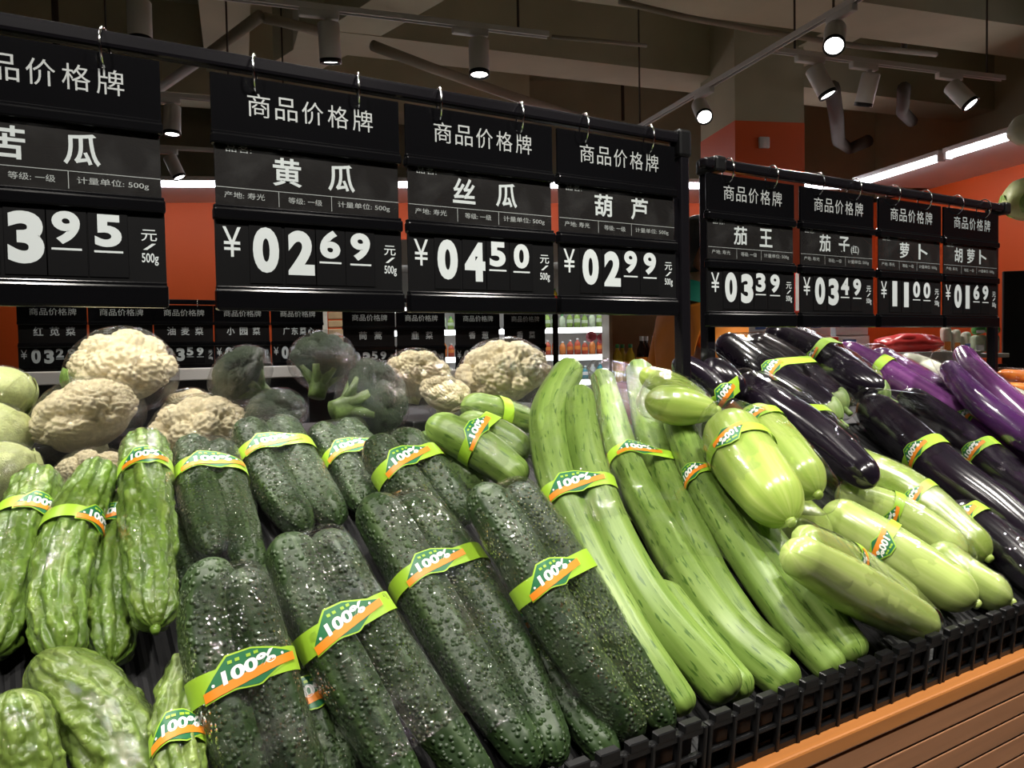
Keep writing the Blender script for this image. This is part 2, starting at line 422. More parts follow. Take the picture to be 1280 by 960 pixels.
# beams of the slab
zb = 3.55
e0 = atz(483, 47, zb); e1 = atz(888, 95, zb)
db = e1 - e0; db[2] = 0; db /= np.linalg.norm(db); nb = np.array([-db[1], db[0], 0])
struct('trim_3', slab(e0, db, -0.6, 9, nb, 0, 0.42, zb, CEIL), 'concrete')
for k, (px, py, wdt, ln) in enumerate([(250, 20, 0.34, 6.0)]):
    q = atz(px, py, zb + 0.2)
    struct('trim_%d' % (4 + k), slab(q, by, -6, ln, bx, 0, wdt, zb + 0.2, CEIL), 'concrete')
ha = math.radians(99); hv_ = np.array([math.cos(ha), math.sin(ha), 0])
struct('trim_9', slab(np.array([2.50, 4.64, 0]), hv_, -6, 1.7, np.array([-hv_[1], hv_[0], 0]), 0, 0.36, zb + 0.004, CEIL), 'concrete')
q = atz(330, 125, zb)
struct('trim_6', slab(q, db, -8, 2.5, nb, 0, 0.4, zb, CEIL), 'concrete')
q = atz(650, -60, zb)
struct('trim_7', slab(q, bx, -4, 9, by, 0, 0.5, zb, CEIL), 'concrete')
q = atz(1030, 40, zb + 0.1)
struct('trim_8', slab(q, by, -3, 1.2, bx, 0, 0.35, zb + 0.1, CEIL), 'concrete')
# ceiling pipes and hangers
def run_pipe(px, z, r, label, mat='pipe_grey', cat='pipe', name='ceiling_pipe', group=None):
    P = [atz(x, y, z) for x, y in px]
    o = part(name, pipe(P, r, 10), mat, None)
    return tag(o, label, cat, group)
run_pipe([(466, 57), (540, 85), (640, 120), (760, 158)], 3.3, 0.035, 'thick grey pipe sloping below ceiling behind track lamps', 'pipe_grey')
run_pipe([(775, 2), (860, 22), (960, 40), (1075, 58), (1170, 68)], 3.3, 0.018, 'thin grey conduit crossing in front of the column head', 'pipe_grey')
run_pipe([(690, 46), (750, 51), (808, 57)], 3.2, 0.012, 'short thin conduit leading on from end of lamp track', 'pipe_grey')
run_pipe([(200, 110), (260, 68), (325, 20)], 3.3, 0.035, 'pale pipe rising to a joint under ceiling', 'pipe_grey')
run_pipe([(330, 22), (380, 34), (420, 45)], 3.3, 0.03, 'short pale pipe branch beside ceiling joint', 'pipe_grey')
run_pipe([(1040, 110), (1046, 150), (1048, 176), (1062, 186), (1085, 176)], 3.3, 0.06, 'dark bent drain pipe below the dark corner of the ceiling', 'pipe_dark')
run_pipe([(1130, 110), (1128, 140), (1140, 152)], 3.3, 0.05, 'short dark drain elbow below the dark corner of the ceiling', 'pipe_dark')
for (x, y0, y1, r_) in [(67, -30, 75, .022), (237, 37, 70, .022), (335, 18, 80, .03), (463, 62, 110, .02), (445, 68, 110, .018), (508, 30, 76, .022), (580, 78, 118, .02), (778, 95, 150, .016), (876, 120, 180, .02), (806, -5, 58, .012), (1162, 95, 190, .02), (1130, -40, 60, .02)]:
    a = atz(x, y0, CEIL + 0.02); D = (a - CAM) @ Vd; b_ = atd(x + 0.3, y1, D); b_[:2] = a[:2]; r_ *= 1.5
    tag(part('hanger_rod', pipe([a, (a + b_) / 2, b_], r_ * 0.75, 8), 'pipe_dark', None), 'dark upright hanger rod fixed to the ceiling', 'hanger rod', 'ceiling hanger rods')

# ------------------------------------------------------------------ track lighting
ZT = 2.8
def track(p0, p1, label):
    p0 = np.array(p0, float); p1 = np.array(p1, float); d = p1 - p0; L = np.linalg.norm(d); d /= L; nn = np.array([-d[1], d[0], 0])
    t = thing('light_track', label, 'light track', (p0 + p1) / 2)
    part('rail', merge(box((p0 + p1) / 2 + [0, 0, 0.012], (L, 0.036, 0.012), 0.002, d, nn, bz), box((p0 + p1) / 2 + nn * 0.014, (L, 0.008, 0.016), 0.001, d, nn, bz), box((p0 + p1) / 2 - nn * 0.014, (L, 0.008, 0.016), 0.001, d, nn, bz)), 'lamp_white', t, smooth=False)
    part('slot', box((p0 + p1) / 2 + [0, 0, 0.003], (L * 0.99, 0.018, 0.004), 0, d, nn, bz), 'black_matte', t, smooth=False)
    for s in (0.08, 0.92):
        q = p0 + (p1 - p0) * s
        part('suspension_rod', pipe([q + [0, 0, 0.015], q + [0, 0, 0.6], [q[0], q[1], CEIL + 0.03]], 0.006, 6), 'pipe_dark', t)
    return d
def track_head(p, d, aim, label, on=True, spot=None, off='', group=None, size=0.047, blend=0.5, cone=70):
    """p: point on the track underside, d: track direction, aim: direction of the beam"""
    p = np.array(p, float); d = np.asarray(d, float); nn = np.array([-d[1], d[0], 0]); aim = np.asarray(aim, float) / np.linalg.norm(aim)
    t = thing('track_lamp' + off, label, 'lamp', p, group)
    part('adapter', box(p + [0, 0, -0.022], (0.17, 0.034, 0.036), 0.005, d, nn, bz), 'lamp_white', t)
    piv = p + d * 0.04 + np.array([0, 0, -0.085])
    part('bracket', pipe([p + d * 0.04 + [0, 0, -0.03], p + d * 0.04 + nn * 0.006 + [0, 0, -0.055], piv + [0, 0, 0.0]], [0.016, 0.013, 0.015], 10), 'lamp_white', t)
    c0 = piv - aim * 0.03; r = size
    bd = part('body', lathe(c0, aim, [(0.0, 0.0), (0.0, r * 0.9), (0.006, r), (0.155, r), (0.158, r * 0.97)], 28), 'lamp_white', t)
    part('bezel', lathe(c0, aim, [(0.150, r * 1.01), (0.168, r * 1.01), (0.168, r * 0.86), (0.158, r * 0.84)], 28), 'black_plastic', bd)
    part('lens' + off, lathe(c0, aim, [(0.159, r * 0.85), (0.161, r * 0.5), (0.162, 0.0)], 28), 'lens_on' if on else 'lamp_white', bd)
    if on and spot:
        ld = bpy.data.lights.new('lamp_light' + off, 'SPOT'); ld.energy = spot; ld.spot_size = math.radians(cone); ld.spot_blend = blend; ld.shadow_soft_size = r * 0.8
        ld.color = (1.0, 0.95, 0.87)
        lo = bpy.data.objects.new('lamp_light' + off, ld); COL.objects.link(lo); lo.parent = t
        q = c0 + aim * 0.175 - p
        lo.location = tuple(q); lo.rotation_euler = Vector(tuple(aim)).to_track_quat('-Z', 'Y').to_euler()
tA0 = atz(140, -20, ZT); tA1 = atz(685, 45, ZT)
dA = track(tA0, tA1, 'white lamp track ending beside thin conduit above the front price rail')
tB0 = atz(1078, -4, ZT); tB1 = atz(785, 168, ZT)
dB = track(tB0, tB1, 'white lamp track running back past the orange column')
tC0 = atz(968, 64, ZT); tC1 = atz(1254, 99, ZT)
dC = track(tC0, tC1, 'short white lamp track with three heads beside the dark ceiling')
tD0 = atz(120, 112, ZT); tD1 = atz(300, 128, ZT)
dD = track(tD0, tD1, 'white lamp track farther back with one lit head')
def on_line(p0, p1, x):
    best = None
    for s in np.linspace(0, 1, 400):
        q = p0 + (p1 - p0) * s; w = q - CAM; px = 640 + FPX * (w @ Rt) / (w @ Vd)
        if best is None or abs(px - x) < best[0]: best = (abs(px - x), q)
    return best[1]
TOC = -np.array([Vd[0], Vd[1], 0])
RI = np.array([Rt[0], Rt[1], 0])
dn = np.array([0, 0, -1.0])
track_head(on_line(tA0, tA1, 160), dA, dn + RI * 0.02 + TOC * 0.05, 'lit round track lamp pointing down at far end of its track', spot=50)
track_head(on_line(tA0, tA1, 398), dA, dn - TOC * 0.18, 'white track lamp over cucumbers turned so its lens is hidden', spot=50)
track_head(on_line(tA0, tA1, 588), dA, dn + TOC * 0.1, 'lit white track lamp pointing down beside end of its track', spot=50)
track_head(on_line(tB0, tB1, 1052), dB, dn * 0.8 + TOC * 0.75 - RI * 0.35, 'lit track lamp tilted forward above the short track', spot=60)
track_head(on_line(tB0, tB1, 880), dB, dn * 0.7 + TOC * 0.8, 'round lit track lamp in front of the orange column', spot=60)
track_head(on_line(tC0, tC1, 1012), dC, dn + TOC * 0.2 + RI * 0.42, 'lit track lamp tilted sideways, first on the short track', spot=40)
track_head(on_line(tC0, tC1, 1080), dC, dn - RI * 0.15 - TOC * 0.3, 'track lamp turned away, between two lit heads on the short track', spot=40)
track_head(on_line(tC0, tC1, 1186), dC, dn + TOC * 0.55 + RI * 0.55, 'lit track lamp tilted outward at free end of the short track', spot=40)
track_head(on_line(tD0, tD1, 205), dD, dn + TOC * 0.1, 'lit track lamp hanging alone on the farther track', spot=40)
pE = atz(206, 185, ZT)
tE0 = pE - dA * 1.2; tE1 = pE + dA * 1.0
track(tE0, tE1, 'white lamp track hanging far back by the orange wall')
track_head(pE + dA * 0.0, dA, dn + RI * 0.45, 'small tilted track lamp far back by the orange wall', spot=40)
# the same kind of track over the aisle and the counter (above the frame)
tF0 = np.array([-1.2, 0.05, 2.75]); tF1 = np.array([3.6, 0.05, 2.75])
dF = track(tF0, tF1, 'white lamp track over the aisle in front of the counter')
for X, tx in [(-0.7, 0.0), (0.05, 0.25), (0.75, 0.7), (1.45, 1.3), (2.2, 1.9), (3.0, 2.5)]:
    tgt = np.array([tx, 0.95, 1.0]); p = np.array([X, 0.05, 2.75])
    track_head(p, dF, tgt - p, 'white track lamp over the aisle aimed at the vegetable counter', spot=SPOT_W, off='_offscreen', group='aisle track lamps', cone=75)
tG0 = np.array([-1.4, 1.55, 2.85]); tG1 = np.array([2.6, 1.55, 2.85])
dG = track(tG0, tG1, 'white lamp track straight above the back of the counter')
for X, tx, ty in [(-0.8, 0.0, 1.3), (-0.1, 0.2, 1.25), (0.6, 0.6, 1.15), (1.3, 1.25, 1.0), (2.0, 1.9, 1.05)]:
    p = np.array([X, 1.55, 2.85]); tgt = np.array([tx, ty, 1.1])
    track_head(p, dG, tgt - p, 'white track lamp straight above the back of the counter', spot=SPOT_W * 0.95, off='_offscreen', group='counter track lamps', cone=75)

# ------------------------------------------------------------------ produce counter
YB0, ZB0, YB1, ZB1 = 0.645, 0.835, 1.13, 1.128
bd_ = np.array([0, YB1 - YB0, ZB1 - ZB0]); bd_ /= np.linalg.norm(bd_)
bn = np.array([0, -bd_[2], bd_[1]])
XA, XB = -0.75, 2.95
bin_ = thing('produce_counter', 'long sloping black produce counter with orange wood edge and slatted front', 'counter', ((XA + XB) / 2, 0.9, 0.0))
def ribbed_bed():
    L = np.linalg.norm([YB1 - YB0, ZB1 - ZB0]); V = []; F = []
    n = 1; xs = np.arange(XA, XB, 0.0045); prof = np.where((np.arange(len(xs)) // 2) % 2 == 0, 0.0, -0.0022)
    base = np.array([0, YB0, ZB0])
    for x, h in zip(xs, prof):
        for s in (0, L): V.append(base + np.array([x, 0, 0]) + bd_ * s + bn * h)
    for i in range(len(xs) - 1): F.append((2 * i, 2 * i + 2, 2 * i + 3, 2 * i + 1))
    return np.array(V), F
part('ribbed_mat', ribbed_bed(), 'mat_rubber', bin_, smooth=False)
part('back_shelf', merge(box2((XA, YB1, 1.06), (XB, 1.77, 1.09)), box2((XA, YB1 - 0.005, 1.06), (XB, YB1 + 0.008, ZB1))), 'black_matte', bin_, smooth=False)
part('body', merge(box2((XA, 0.70, 0.08), (XB, 1.75, 0.80)), box2((XA, 1.73, 0.08), (XB, 1.77, 1.08))), 'black_matte', bin_, smooth=False)
part('shelf_riser', box2((XA, 1.60, 1.088), (0.45, 1.77, 1.165), 0.003), 'black_matte', bin_, smooth=False)
part('shelf_riser', box2((0.37, 1.27, 1.088), (0.575, 1.55, 1.172), 0.003), 'black_matte', bin_, smooth=False)
part('shelf_riser', box2((0.58, 1.22, 1.088), (1.0, 1.60, 1.19), 0.003), 'black_matte', bin_, smooth=False)
part('bed_support', box2((XA, 0.645, 0.78), (XB, 1.13, 0.832)), 'black_matte', bin_, smooth=False)
part('edge_board', box2((XA, 0.605, 0.808), (XB, 0.643, 0.83), 0.003), 'wood_orange', bin_, smooth=False)
part('plank_backing', box2((XA, 0.625, 0.10), (XB, 0.70, 0.806)), 'wood_plank', bin_, smooth=False)
zz = 0.8045
for k in range(5):
    h = 0.0285
    part('plank', box2((XA, 0.607, zz - h), (XB, 0.627, zz), 0.0015), 'wood_plank', bin_, smooth=False)
    zz -= h + 0.0028
part('kick_panel', box2((XA, 0.66, 0.0), (XB, 1.6, 0.1)), 'black_matte', bin_, smooth=False)

# black plastic fence panels along the front lip
def fence_panel(x0, x1):
    t = thing('basket_fence', 'black plastic slotted fence panel along the front lip of the counter', 'fence', ((x0 + x1) / 2, 0.635, 0.83), 'lip fence panels')
    Y = 0.628
    lean = np.array([0, -0.10, 1.0]); lean /= np.linalg.norm(lean)
    lx = np.array([1.0, 0, 0]); ly = np.cross(lean, lx)
    def lb(xa, xb, za, zb_, ya, yb): return box(np.array([(xa + xb) / 2, Y, 0.83]) + lean * ((za + zb_) / 2) + ly * ((ya + yb) / 2), (xb - xa, yb - ya, zb_ - za), 0.0012, lx, ly, lean, 1)
    for (za, zb_) in ((0.0, 0.009), (0.030, 0.035), (0.057, 0.066)):
        part('rail', lb(x0, x1, za, zb_, -0.004, 0.004), 'black_plastic', t, smooth=False)
    part('inner_sheet', lb(x0 + 0.002, x1 - 0.002, 0.004, 0.058, 0.012, 0.015), 'black_plastic', t, smooth=False)
    n = int(round((x1 - x0) / 0.038)); st = (x1 - x0) / n
    m0 = None; m1 = None
    for k in range(n + 1):
        xc = x0 + k * st
        if m0 is None:
            m0 = part('strut', lb(xc - 0.0028, xc + 0.0028, 0.0, 0.066, -0.006, 0.004), 'black_plastic', t, smooth=False); xb0 = xc
        else:
            c = m0.copy(); COL.objects.link(c); c.location.x = m0.location.x + xc - xb0
        if k < n:
            xt = xc + st / 2
            if m1 is None:
                m1 = part('tab', lb(xt - st * 0.34, xt + st * 0.34, 0.064, 0.0745, -0.0045, 0.0065), 'black_plastic', t, smooth=False); xb1 = xt
            else:
                c = m1.copy(); COL.objects.link(c); c.location.x = m1.location.x + xt - xb1
for x0 in np.arange(-0.28, 2.6, 0.46):
    fence_panel(x0, x0 + 0.452)

# ------------------------------------------------------------------ vegetables
def cap(s, L, e0, e1, p0=2.0, p1=2.0):
    c = np.ones_like(s)
    d0 = np.clip(s / e0, 0, 1); c *= (1 - (1 - d0) ** p0) ** 0.5
    d1 = np.clip((L - s) / e1, 0, 1); c *= (1 - (1 - d1) ** p1) ** 0.5
    return c
KIND = {  # material, end length factors (top, bottom) in radii, segments round, rows, film
    'cucumber': dict(mat='cucumber', e=(1.1, 1.5), n=40, m=90),
    'cucumber_light': dict(mat='cucumber_light', e=(1.3, 1.5), n=36, m=70),
    'bitter': dict(mat='bitter', e=(1.2, 1.3), n=110, m=170),
    'bitter_pale': dict(mat='bitter_pale', e=(1.3, 1.4), n=110, m=170),
    'luffa': dict(mat='luffa', e=(1.2, 0.8), n=36, m=110),
    'zucchini': dict(mat='zucchini', e=(1.0, 1.2), n=40, m=70),
    'zucchini_pale': dict(mat='zucchini_pale', e=(1.0, 1.2), n=40, m=70),
    'eggplant': dict(mat='eggplant', e=(1.2, 1.3), n=36, m=70),
    'purple': dict(mat='purple', e=(1.4, 1.2), n=32, m=90),
    'purple_dark': dict(mat='purple_dark', e=(1.4, 1.2), n=32, m=80),
    'radish': dict(mat='radish', e=(1.0, 2.0), n=28, m=50),
    'carrot': dict(mat='carrot', e=(0.8, 2.5), n=24, m=50),
}
PLACED = []     # spheres of everything already lying on the counter

class Veg:
    pass
def veg_points(pts, hT, hB):
    """pixel path (x, y, width) laid over the counter slope with lifts hT / hB"""
    P = []; R = []; K = len(pts)
    for i, (x, y, w) in enumerate(pts):
        q = i / (K - 1); h = hT * (1 - q) + hB * q
        d = ray(x, y)
        # axis height above the slope = lift + radius; radius = w/2 * depth / f
        P0 = np.array([0, YB0, ZB0])
        a = (CAM - P0) @ bn; b = d @ bn; k = w / 2 / FPX
        # a + t*b = h + k_max*t  (axis is radius above the resting line)
        t = (a - h) / (wmax(pts) / 2 / FPX - b) if True else 0
        P.append(CAM + d * t); R.append(k * t)
    return np.array(P), np.array(R)
def wmax(pts): return max(p[2] for p in pts)
NS = 26
FAT = {'bitter': 1.03, 'bitter_pale': 1.03}
def spheres(P, R, fat=0.985):
    C_ = catmull(P, NS); q = np.linspace(0, 1, NS); r = np.interp(q, np.linspace(0, 1, len(R)), R) * fat
    r[0] *= 0.5; r[-1] *= 0.5
    return C_, r
LOG = []
YF = 0.643            # inner face of the front fence
def trim(pts, f_):
    """the same pixel path cut to a fraction of its length"""
    A = np.array(pts, float); q = np.linspace(0, 1, len(A)); qq = q * f_
    return [tuple(np.interp(x, q, A[:, i]) for i in range(3)) for x in qq]
def place(vegs, name, tol=0.006, hmax=0.17, fat=0.985):
    """lay a pack on the slope: lifts at both ends and a nudge of a few pixels, weighing overlap, fence and height"""
    if PLACED:
        Q = np.vstack([p for p, _ in PLACED]); S = np.concatenate([s for _, s in PLACED])
        ref = np.vstack([spheres(*veg_points(p, h, h))[0] for p in vegs for h in (0.0, 0.08, 0.16)])
        nr_ = np.min(np.linalg.norm(Q[:, None] - ref[None], axis=2), axis=1) < 0.20
        Q = Q[nr_]; S = S[nr_]
    else: Q = np.zeros((0, 3)); S = np.zeros(0)
    def moved(dx, dy, f_): return [trim([(x + dx, y + dy, w) for x, y, w in p], f_) for p in vegs]
    def score(a, b, dx=0.0, dy=0.0, f_=1.0):
        cs = [spheres(*veg_points(p, a, a + (b - a) * f_), fat) for p in moved(dx, dy, f_)]
        C_ = np.vstack([c for c, _ in cs]); r = np.concatenate([x for _, x in cs])
        pen = float(np.max(r[:, None] + S[None] - np.linalg.norm(C_[:, None] - Q[None], axis=2))) if len(Q) else -1.0
        fen = max(0.0, YF - float(np.min(C_[:, 1] - r)))
        return 0.10 * a + 0.14 * b + 0.03 * abs(a - b) + 4.0 * max(0.0, pen - 0.002) + 3.5 * fen + 0.0007 * math.hypot(dx, dy) + 0.35 * (1 - f_), pen, fen
    grid = np.arange(0.0, hmax + 1e-6, 0.01)
    best = min((score(a, b)[0], a, b) for a in grid for b in grid if abs(a - b) < 0.13)
    st = [best[1], best[2], 0.0, 0.0, 1.0]; cur = best[0]
    for step in ((0.012, 0.012, 5, 5, 0.03), (0.006, 0.006, 3, 3, 0.015), (0.003, 0.003, 2, 2, 0.01)):
        for _ in range(6):
            imp = False
            for k in range(5):
                for sg in (-1, 1):
                    t_ = list(st); t_[k] += sg * step[k]
                    if t_[0] < 0 or t_[1] < 0 or not (0.88 <= t_[4] <= 1.0) or math.hypot(t_[2], t_[3]) > 12: continue
                    v_ = score(*t_)[0]
                    if v_ < cur - 1e-6: cur = v_; st = t_; imp = True
            if not imp: break
    a, b, dx, dy, f_ = st
    _, pen, fen = score(*st)
    bb = a + (b - a) * f_
    out = [(p, bb) for p in moved(dx, dy, f_)]
    PLACED.extend([spheres(*veg_points(p, a, bb), fat) for p, _ in out])
    LOG.append((name[:46], 'pen', round(pen * 1000, 1), 'fence', round(fen * 1000, 1), 'lift', round(a, 3), round(b, 3), 'px', dx, dy, round(f_, 2)))
    return a, out

def build_tube(P, R, kind, seed):
    k = KIND[kind]; m = k['m']; n = k['n']
    D = catmull(P, 200); seg = np.r_[0, np.cumsum(np.linalg.norm(np.diff(D, axis=0), axis=1))]; L = seg[-1]
    q = 0.5 - 0.5 * np.cos(np.linspace(0, math.pi, m)); q = 0.65 * q + 0.35 * np.linspace(0, 1, m)
    s = q * L
    C_ = np.stack([np.interp(s, seg, D[:, i]) for i in range(3)], 1)
    rr = catmull(np.stack([R, R * 0, R * 0], 1), 200)[:, 0]; r = np.interp(s, seg, rr)
    rm = R.max()
    r = r * cap(s, L, k['e'][0] * r[3], k['e'][1] * r[-4])
    T = np.gradient(C_, axis=0); T /= np.linalg.norm(T, axis=1)[:, None]
    A = np.zeros_like(T); B = np.zeros_like(T)
    a = np.cross(T[0], bn); a /= np.linalg.norm(a)
    for i in range(m):
        a = a - T[i] * (a @ T[i]); a /= np.linalg.norm(a); A[i] = a; B[i] = np.cross(a, T[i])   # B points up off the slope
    th = np.linspace(-math.pi, math.pi, n, endpoint=False) - math.pi / 2
    ct, st_ = np.cos(th), np.sin(th)
    rad = np.repeat(r[:, None], n, 1)
    sg = s[:, None] + 0 * th[None]; tg = th[None] + 0 * s[:, None]
    PP = np.stack([rm * np.cos(tg) * 1.0, rm * np.sin(tg), sg], -1)
    w = np.clip(r / (0.7 * rm), 0, 1)[:, None]
    if kind.startswith('bitter'):
        ridge = np.abs(np.cos(tg * 4.5 + 0.6 * np.sin(sg * 26 + seed))) ** 0.8
        nz = vnoise(PP * np.array([1, 1, 0.5]), 150, seed); nz2 = vnoise(PP * np.array([1, 1, 0.7]), 300, seed + 3)
        rad = rad + w * (0.0046 * (ridge - 0.6) + 0.0062 * (nz - 0.5) + 0.0020 * (nz2 - 0.5))
    elif kind == 'cucumber':
        rad = rad + w * (0.0010 * np.cos(tg * 7 + seed) + 0.0024 * (vnoise(PP, 45, seed) - 0.5) + 0.0016 * (vnoise(PP, 210, seed) - 0.5))
    elif kind == 'luffa':
        rad = rad + w * (0.0008 * np.cos(tg * 8 + seed) + 0.003 * (vnoise(PP * np.array([1, 1, .6]), 28, seed) - 0.5))
    elif kind.startswith('cucumber_light'):
        rad = rad + w * (0.0008 * np.cos(tg * 7) + 0.0025 * (vnoise(PP, 30, seed) - 0.5))
    elif kind.startswith('purple'):
        rad = rad + w * (0.004 * (vnoise(PP * np.array([1, 1, .4]), 24, seed) - 0.5))
    else:
        rad = rad + w * (0.0035 * (vnoise(PP * np.array([1, 1, .7]), 20, seed) - 0.5) + 0.0004 * np.cos(tg * 9))
    V = C_[:, None] + rad[..., None] * (A[:, None] * ct[None, :, None] + B[:, None] * st_[None, :, None])
    V = V.reshape(-1, 3)
    F = [(i * n + j, (i + 1) * n + j, (i + 1) * n + (j + 1) % n, i * n + (j + 1) % n) for i in range(m - 1) for j in range(n)]
    F += [tuple(range(n)), tuple((m - 1) * n + j for j in range(n - 1, -1, -1))]
    uv = np.stack([(tg + math.pi) * rm, sg + seed * 0.37], -1).reshape(-1, 2)
    g = Veg(); g.C, g.r, g.T, g.A, g.B, g.s, g.L = C_, r, T, A, B, s, L
    return V, F, uv, g
def at_q(g, q):
    s = q * g.L
    c = np.array([np.interp(s, g.s, g.C[:, i]) for i in range(3)]); t = np.array([np.interp(s, g.s, g.T[:, i]) for i in range(3)])
    return c, t / np.linalg.norm(t), float(np.interp(s, g.s, g.r))
NO = 72
def hull(gs, q, off):
    """outline of film stretched round the vegetables at length fraction q"""
    cs = [at_q(g, q) for g in gs]
    c = np.mean([x[0] for x in cs], 0); t = np.mean([x[1] for x in cs], 0); t /= np.linalg.norm(t)
    up = CAM - c; up = up - t * (up @ t); up /= np.linalg.norm(up)      # towards the viewer side of the pack
    si = np.cross(t, up); si = -si if si @ Rt < 0 else si
    th = np.linspace(0, 2 * math.pi, NO, endpoint=False)                 # th = 0 at up, growing towards si
    d2 = np.stack([np.sin(th), np.cos(th)], 1)
    ctr = np.array([[(x[0] - c) @ si, (x[0] - c) @ up] for x in cs]); rr = np.array([max(x[2], 0.001) + off for x in cs])
    sup = ctr @ d2.T + rr[:, None]; k = np.argmax(sup, 0)
    p2 = ctr[k] + rr[k][:, None] * d2
    return c, t, si, up, p2
def hull_at(gs, q, off): 
    c, t, si, up, p2 = hull(gs, q, off)
    return c + p2[:, :1] * si + p2[:, 1:] * up
def film_mesh(gs, q0, q1, off, seed, amp=0.0014, tail0=False, tail1=False):
    M = 64; rows = []; qs = list(np.linspace(q0, q1, M))
    for i, q in enumerate(qs):
        P = hull_at(gs, q, off)
        nz = vnoise(P, 60, seed) - 0.35 + 0.6 * (vnoise(P, 170, seed + 5) - 0.5)
        c = P.mean(0); d = P - c; d /= np.linalg.norm(d, axis=1)[:, None] + 1e-9
        P = P + d * (amp * np.clip(nz * 2, -0.1, 2))[:, None]
        if i == M - 1 and q1 < 0.98: P = P + d * (0.004 * rng.random(NO)[:, None])
        rows.append(P)
    def tail(row, outdir, ln):
        c = row.mean(0); out = []
        for k, (f_, l_) in enumerate(((0.55, 0.25), (0.28, 0.5), (0.35, 0.75), (0.6, 1.0))):
            j = 1 + 0.25 * (vnoise(row, 140, seed + k) - 0.5)[:, None]
            out.append(c + (row - c) * f_ * j + outdir * ln * l_ * (0.8 + 0.4 * rng.random((NO, 1))))
        return out
    if tail0:
        _, t, _, _, _ = hull(gs, 0.03, off); t0 = tail(hull_at(gs, 0.03, off), -t, 0.03); rows = t0[::-1] + rows
    if tail1:
        _, t, _, _, _ = hull(gs, 0.97, off); rows = rows + tail(hull_at(gs, 0.97, off), t, 0.03)
    V = np.vstack(rows); m = len(rows)
    F = [(i * NO + j, i * NO + (j + 1) % NO, (i + 1) * NO + (j + 1) % NO, (i + 1) * NO + j) for i in range(m - 1) for j in range(NO)]
    return V, F
def label_band(parent, gs, q, rot=0.0, flip=False, off=0.0030, w=0.080, hb=0.023, scale=1.0, badge=True, band=True):
    """paper band round the pack; flat artwork bent over the outline. rot in degrees round the pack"""
    Lm = np.mean([g.L for g in gs])
    c, t, si, up, p2 = hull(gs, q, off)
    def surf(U, Vv, lift):
        U = np.asarray(U, float); Vv = np.asarray(Vv, float); out = np.zeros((len(U), 3))
        # one outline per distinct v (few), arc length from the reference direction
        for vv in np.unique(np.round(Vv, 4)):
            sel = np.abs(Vv - vv) < 0.6e-4
            O_ = hull_at(gs, np.clip(q - vv / Lm, 0.01, 0.99), off + lift)
            seg = np.linalg.norm(np.diff(np.vstack([O_, O_[:1]]), axis=0), axis=1); s = np.r_[0, np.cumsum(seg)]
            OO = np.vstack([O_, O_[:1]])
            pa = np.unwrap(np.arctan2((OO - c) @ si, (OO - c) @ up)); target = math.radians(rot)
            u0 = np.interp(target if target >= pa[0] else target + 2 * math.pi, pa, s)
            u = np.mod(U[sel] + u0, s[-1])
            out[sel] = np.stack([np.interp(u, s, OO[:, i]) for i in range(3)], 1)
        return out
    sgn = -1.0 if flip else 1.0
    def design(U, Vv, lift): return surf(np.asarray(U) * sgn, np.asarray(Vv) * sgn, lift)
    def strip(name, us, lo, hi, mat, lift, par, rows=3):
        us = np.asarray(us); V = []
        for k in range(rows):
            f_ = k / (rows - 1); V.append(design(us, np.round((lo + (hi - lo) * f_) / 2e-4) * 2e-4, lift))
        n = len(us); V = np.vstack(V)
        F = [(k * n + i, k * n + i + 1, (k + 1) * n + i + 1, (k + 1) * n + i) for k in range(rows - 1) for i in range(n - 1)]
        return part(name, (V, F), mat, par)
    per = np.sum(np.linalg.norm(np.diff(np.vstack([p2, p2[:1]]), axis=0), axis=1))
    us = np.linspace(0, per, 73)
    hb *= scale; w *= scale
    bo = strip('label_band', us, np.full(73, -hb / 2), np.full(73, hb / 2), 'lime', 0.0, parent)
    if not badge: return bo
    x = np.linspace(-1, 1, 25); wu = w / 2
    H = 0.0195 * scale
    hi = H * np.interp(x, [-1, -0.42, 0.1, 1], [-0.22, 0.95, 0.95, 0.28])
    ol = H * np.interp(x, [-1, 1], [-0.66, -0.10])
    lo = ol - H * 0.34 * np.clip(1 - np.abs(x - 0.12) / 0.5, 0, 1)
    strip('badge_border', x * wu * 1.05, lo - 0.0014 * scale, hi + 0.0016 * scale, 'lime', 0.0005, bo)
    strip('badge', x * wu, lo, hi, 'badge_green', 0.0009, bo)
    strip('ribbon', x * wu * 1.04, ol, ol + H * 0.40, 'badge_orange', 0.0013, bo)
    V2, F2 = text_fit('100%', -0.60, 0.56, -0.06, 0.54, 0.04)
    sh = V2.copy(); yy = V2[:, 1] * H + (V2[:, 0] * 0.25 - 0.02) * H
    part('lettering', (design(V2[:, 0] * wu, np.round(yy / 2e-4) * 2e-4, 0.0014), F2), 'badge_white', bo, smooth=False)
    for cx_ in (-0.80, 0.72):
        a = np.linspace(0, 2 * math.pi, 9)[:-1]; U = cx_ * wu + 0.0014 * np.cos(a) * scale; Y_ = H * (cx_ * 0.25 + 0.12) + 0.0014 * np.sin(a) * scale
        part('dot', (design(U, np.round(Y_ / 2e-4) * 2e-4, 0.0014), [tuple(range(8))]), 'badge_white', bo, smooth=False)
    for cx_ in (-0.38, -0.22, 0.02, 0.18):
        U = cx_ * wu + 0.0019 * scale * np.array([-1, 1, 1, -1]); Y_ = H * (0.70 + 0.08 * cx_) + 0.0014 * scale * np.array([-1, -1, 1, 1])
        part('print_mark', (design(U, np.round(Y_ / 2e-4) * 2e-4, 0.0014), [(0, 1, 2, 3)]), 'lime', bo, smooth=False)
    return bo

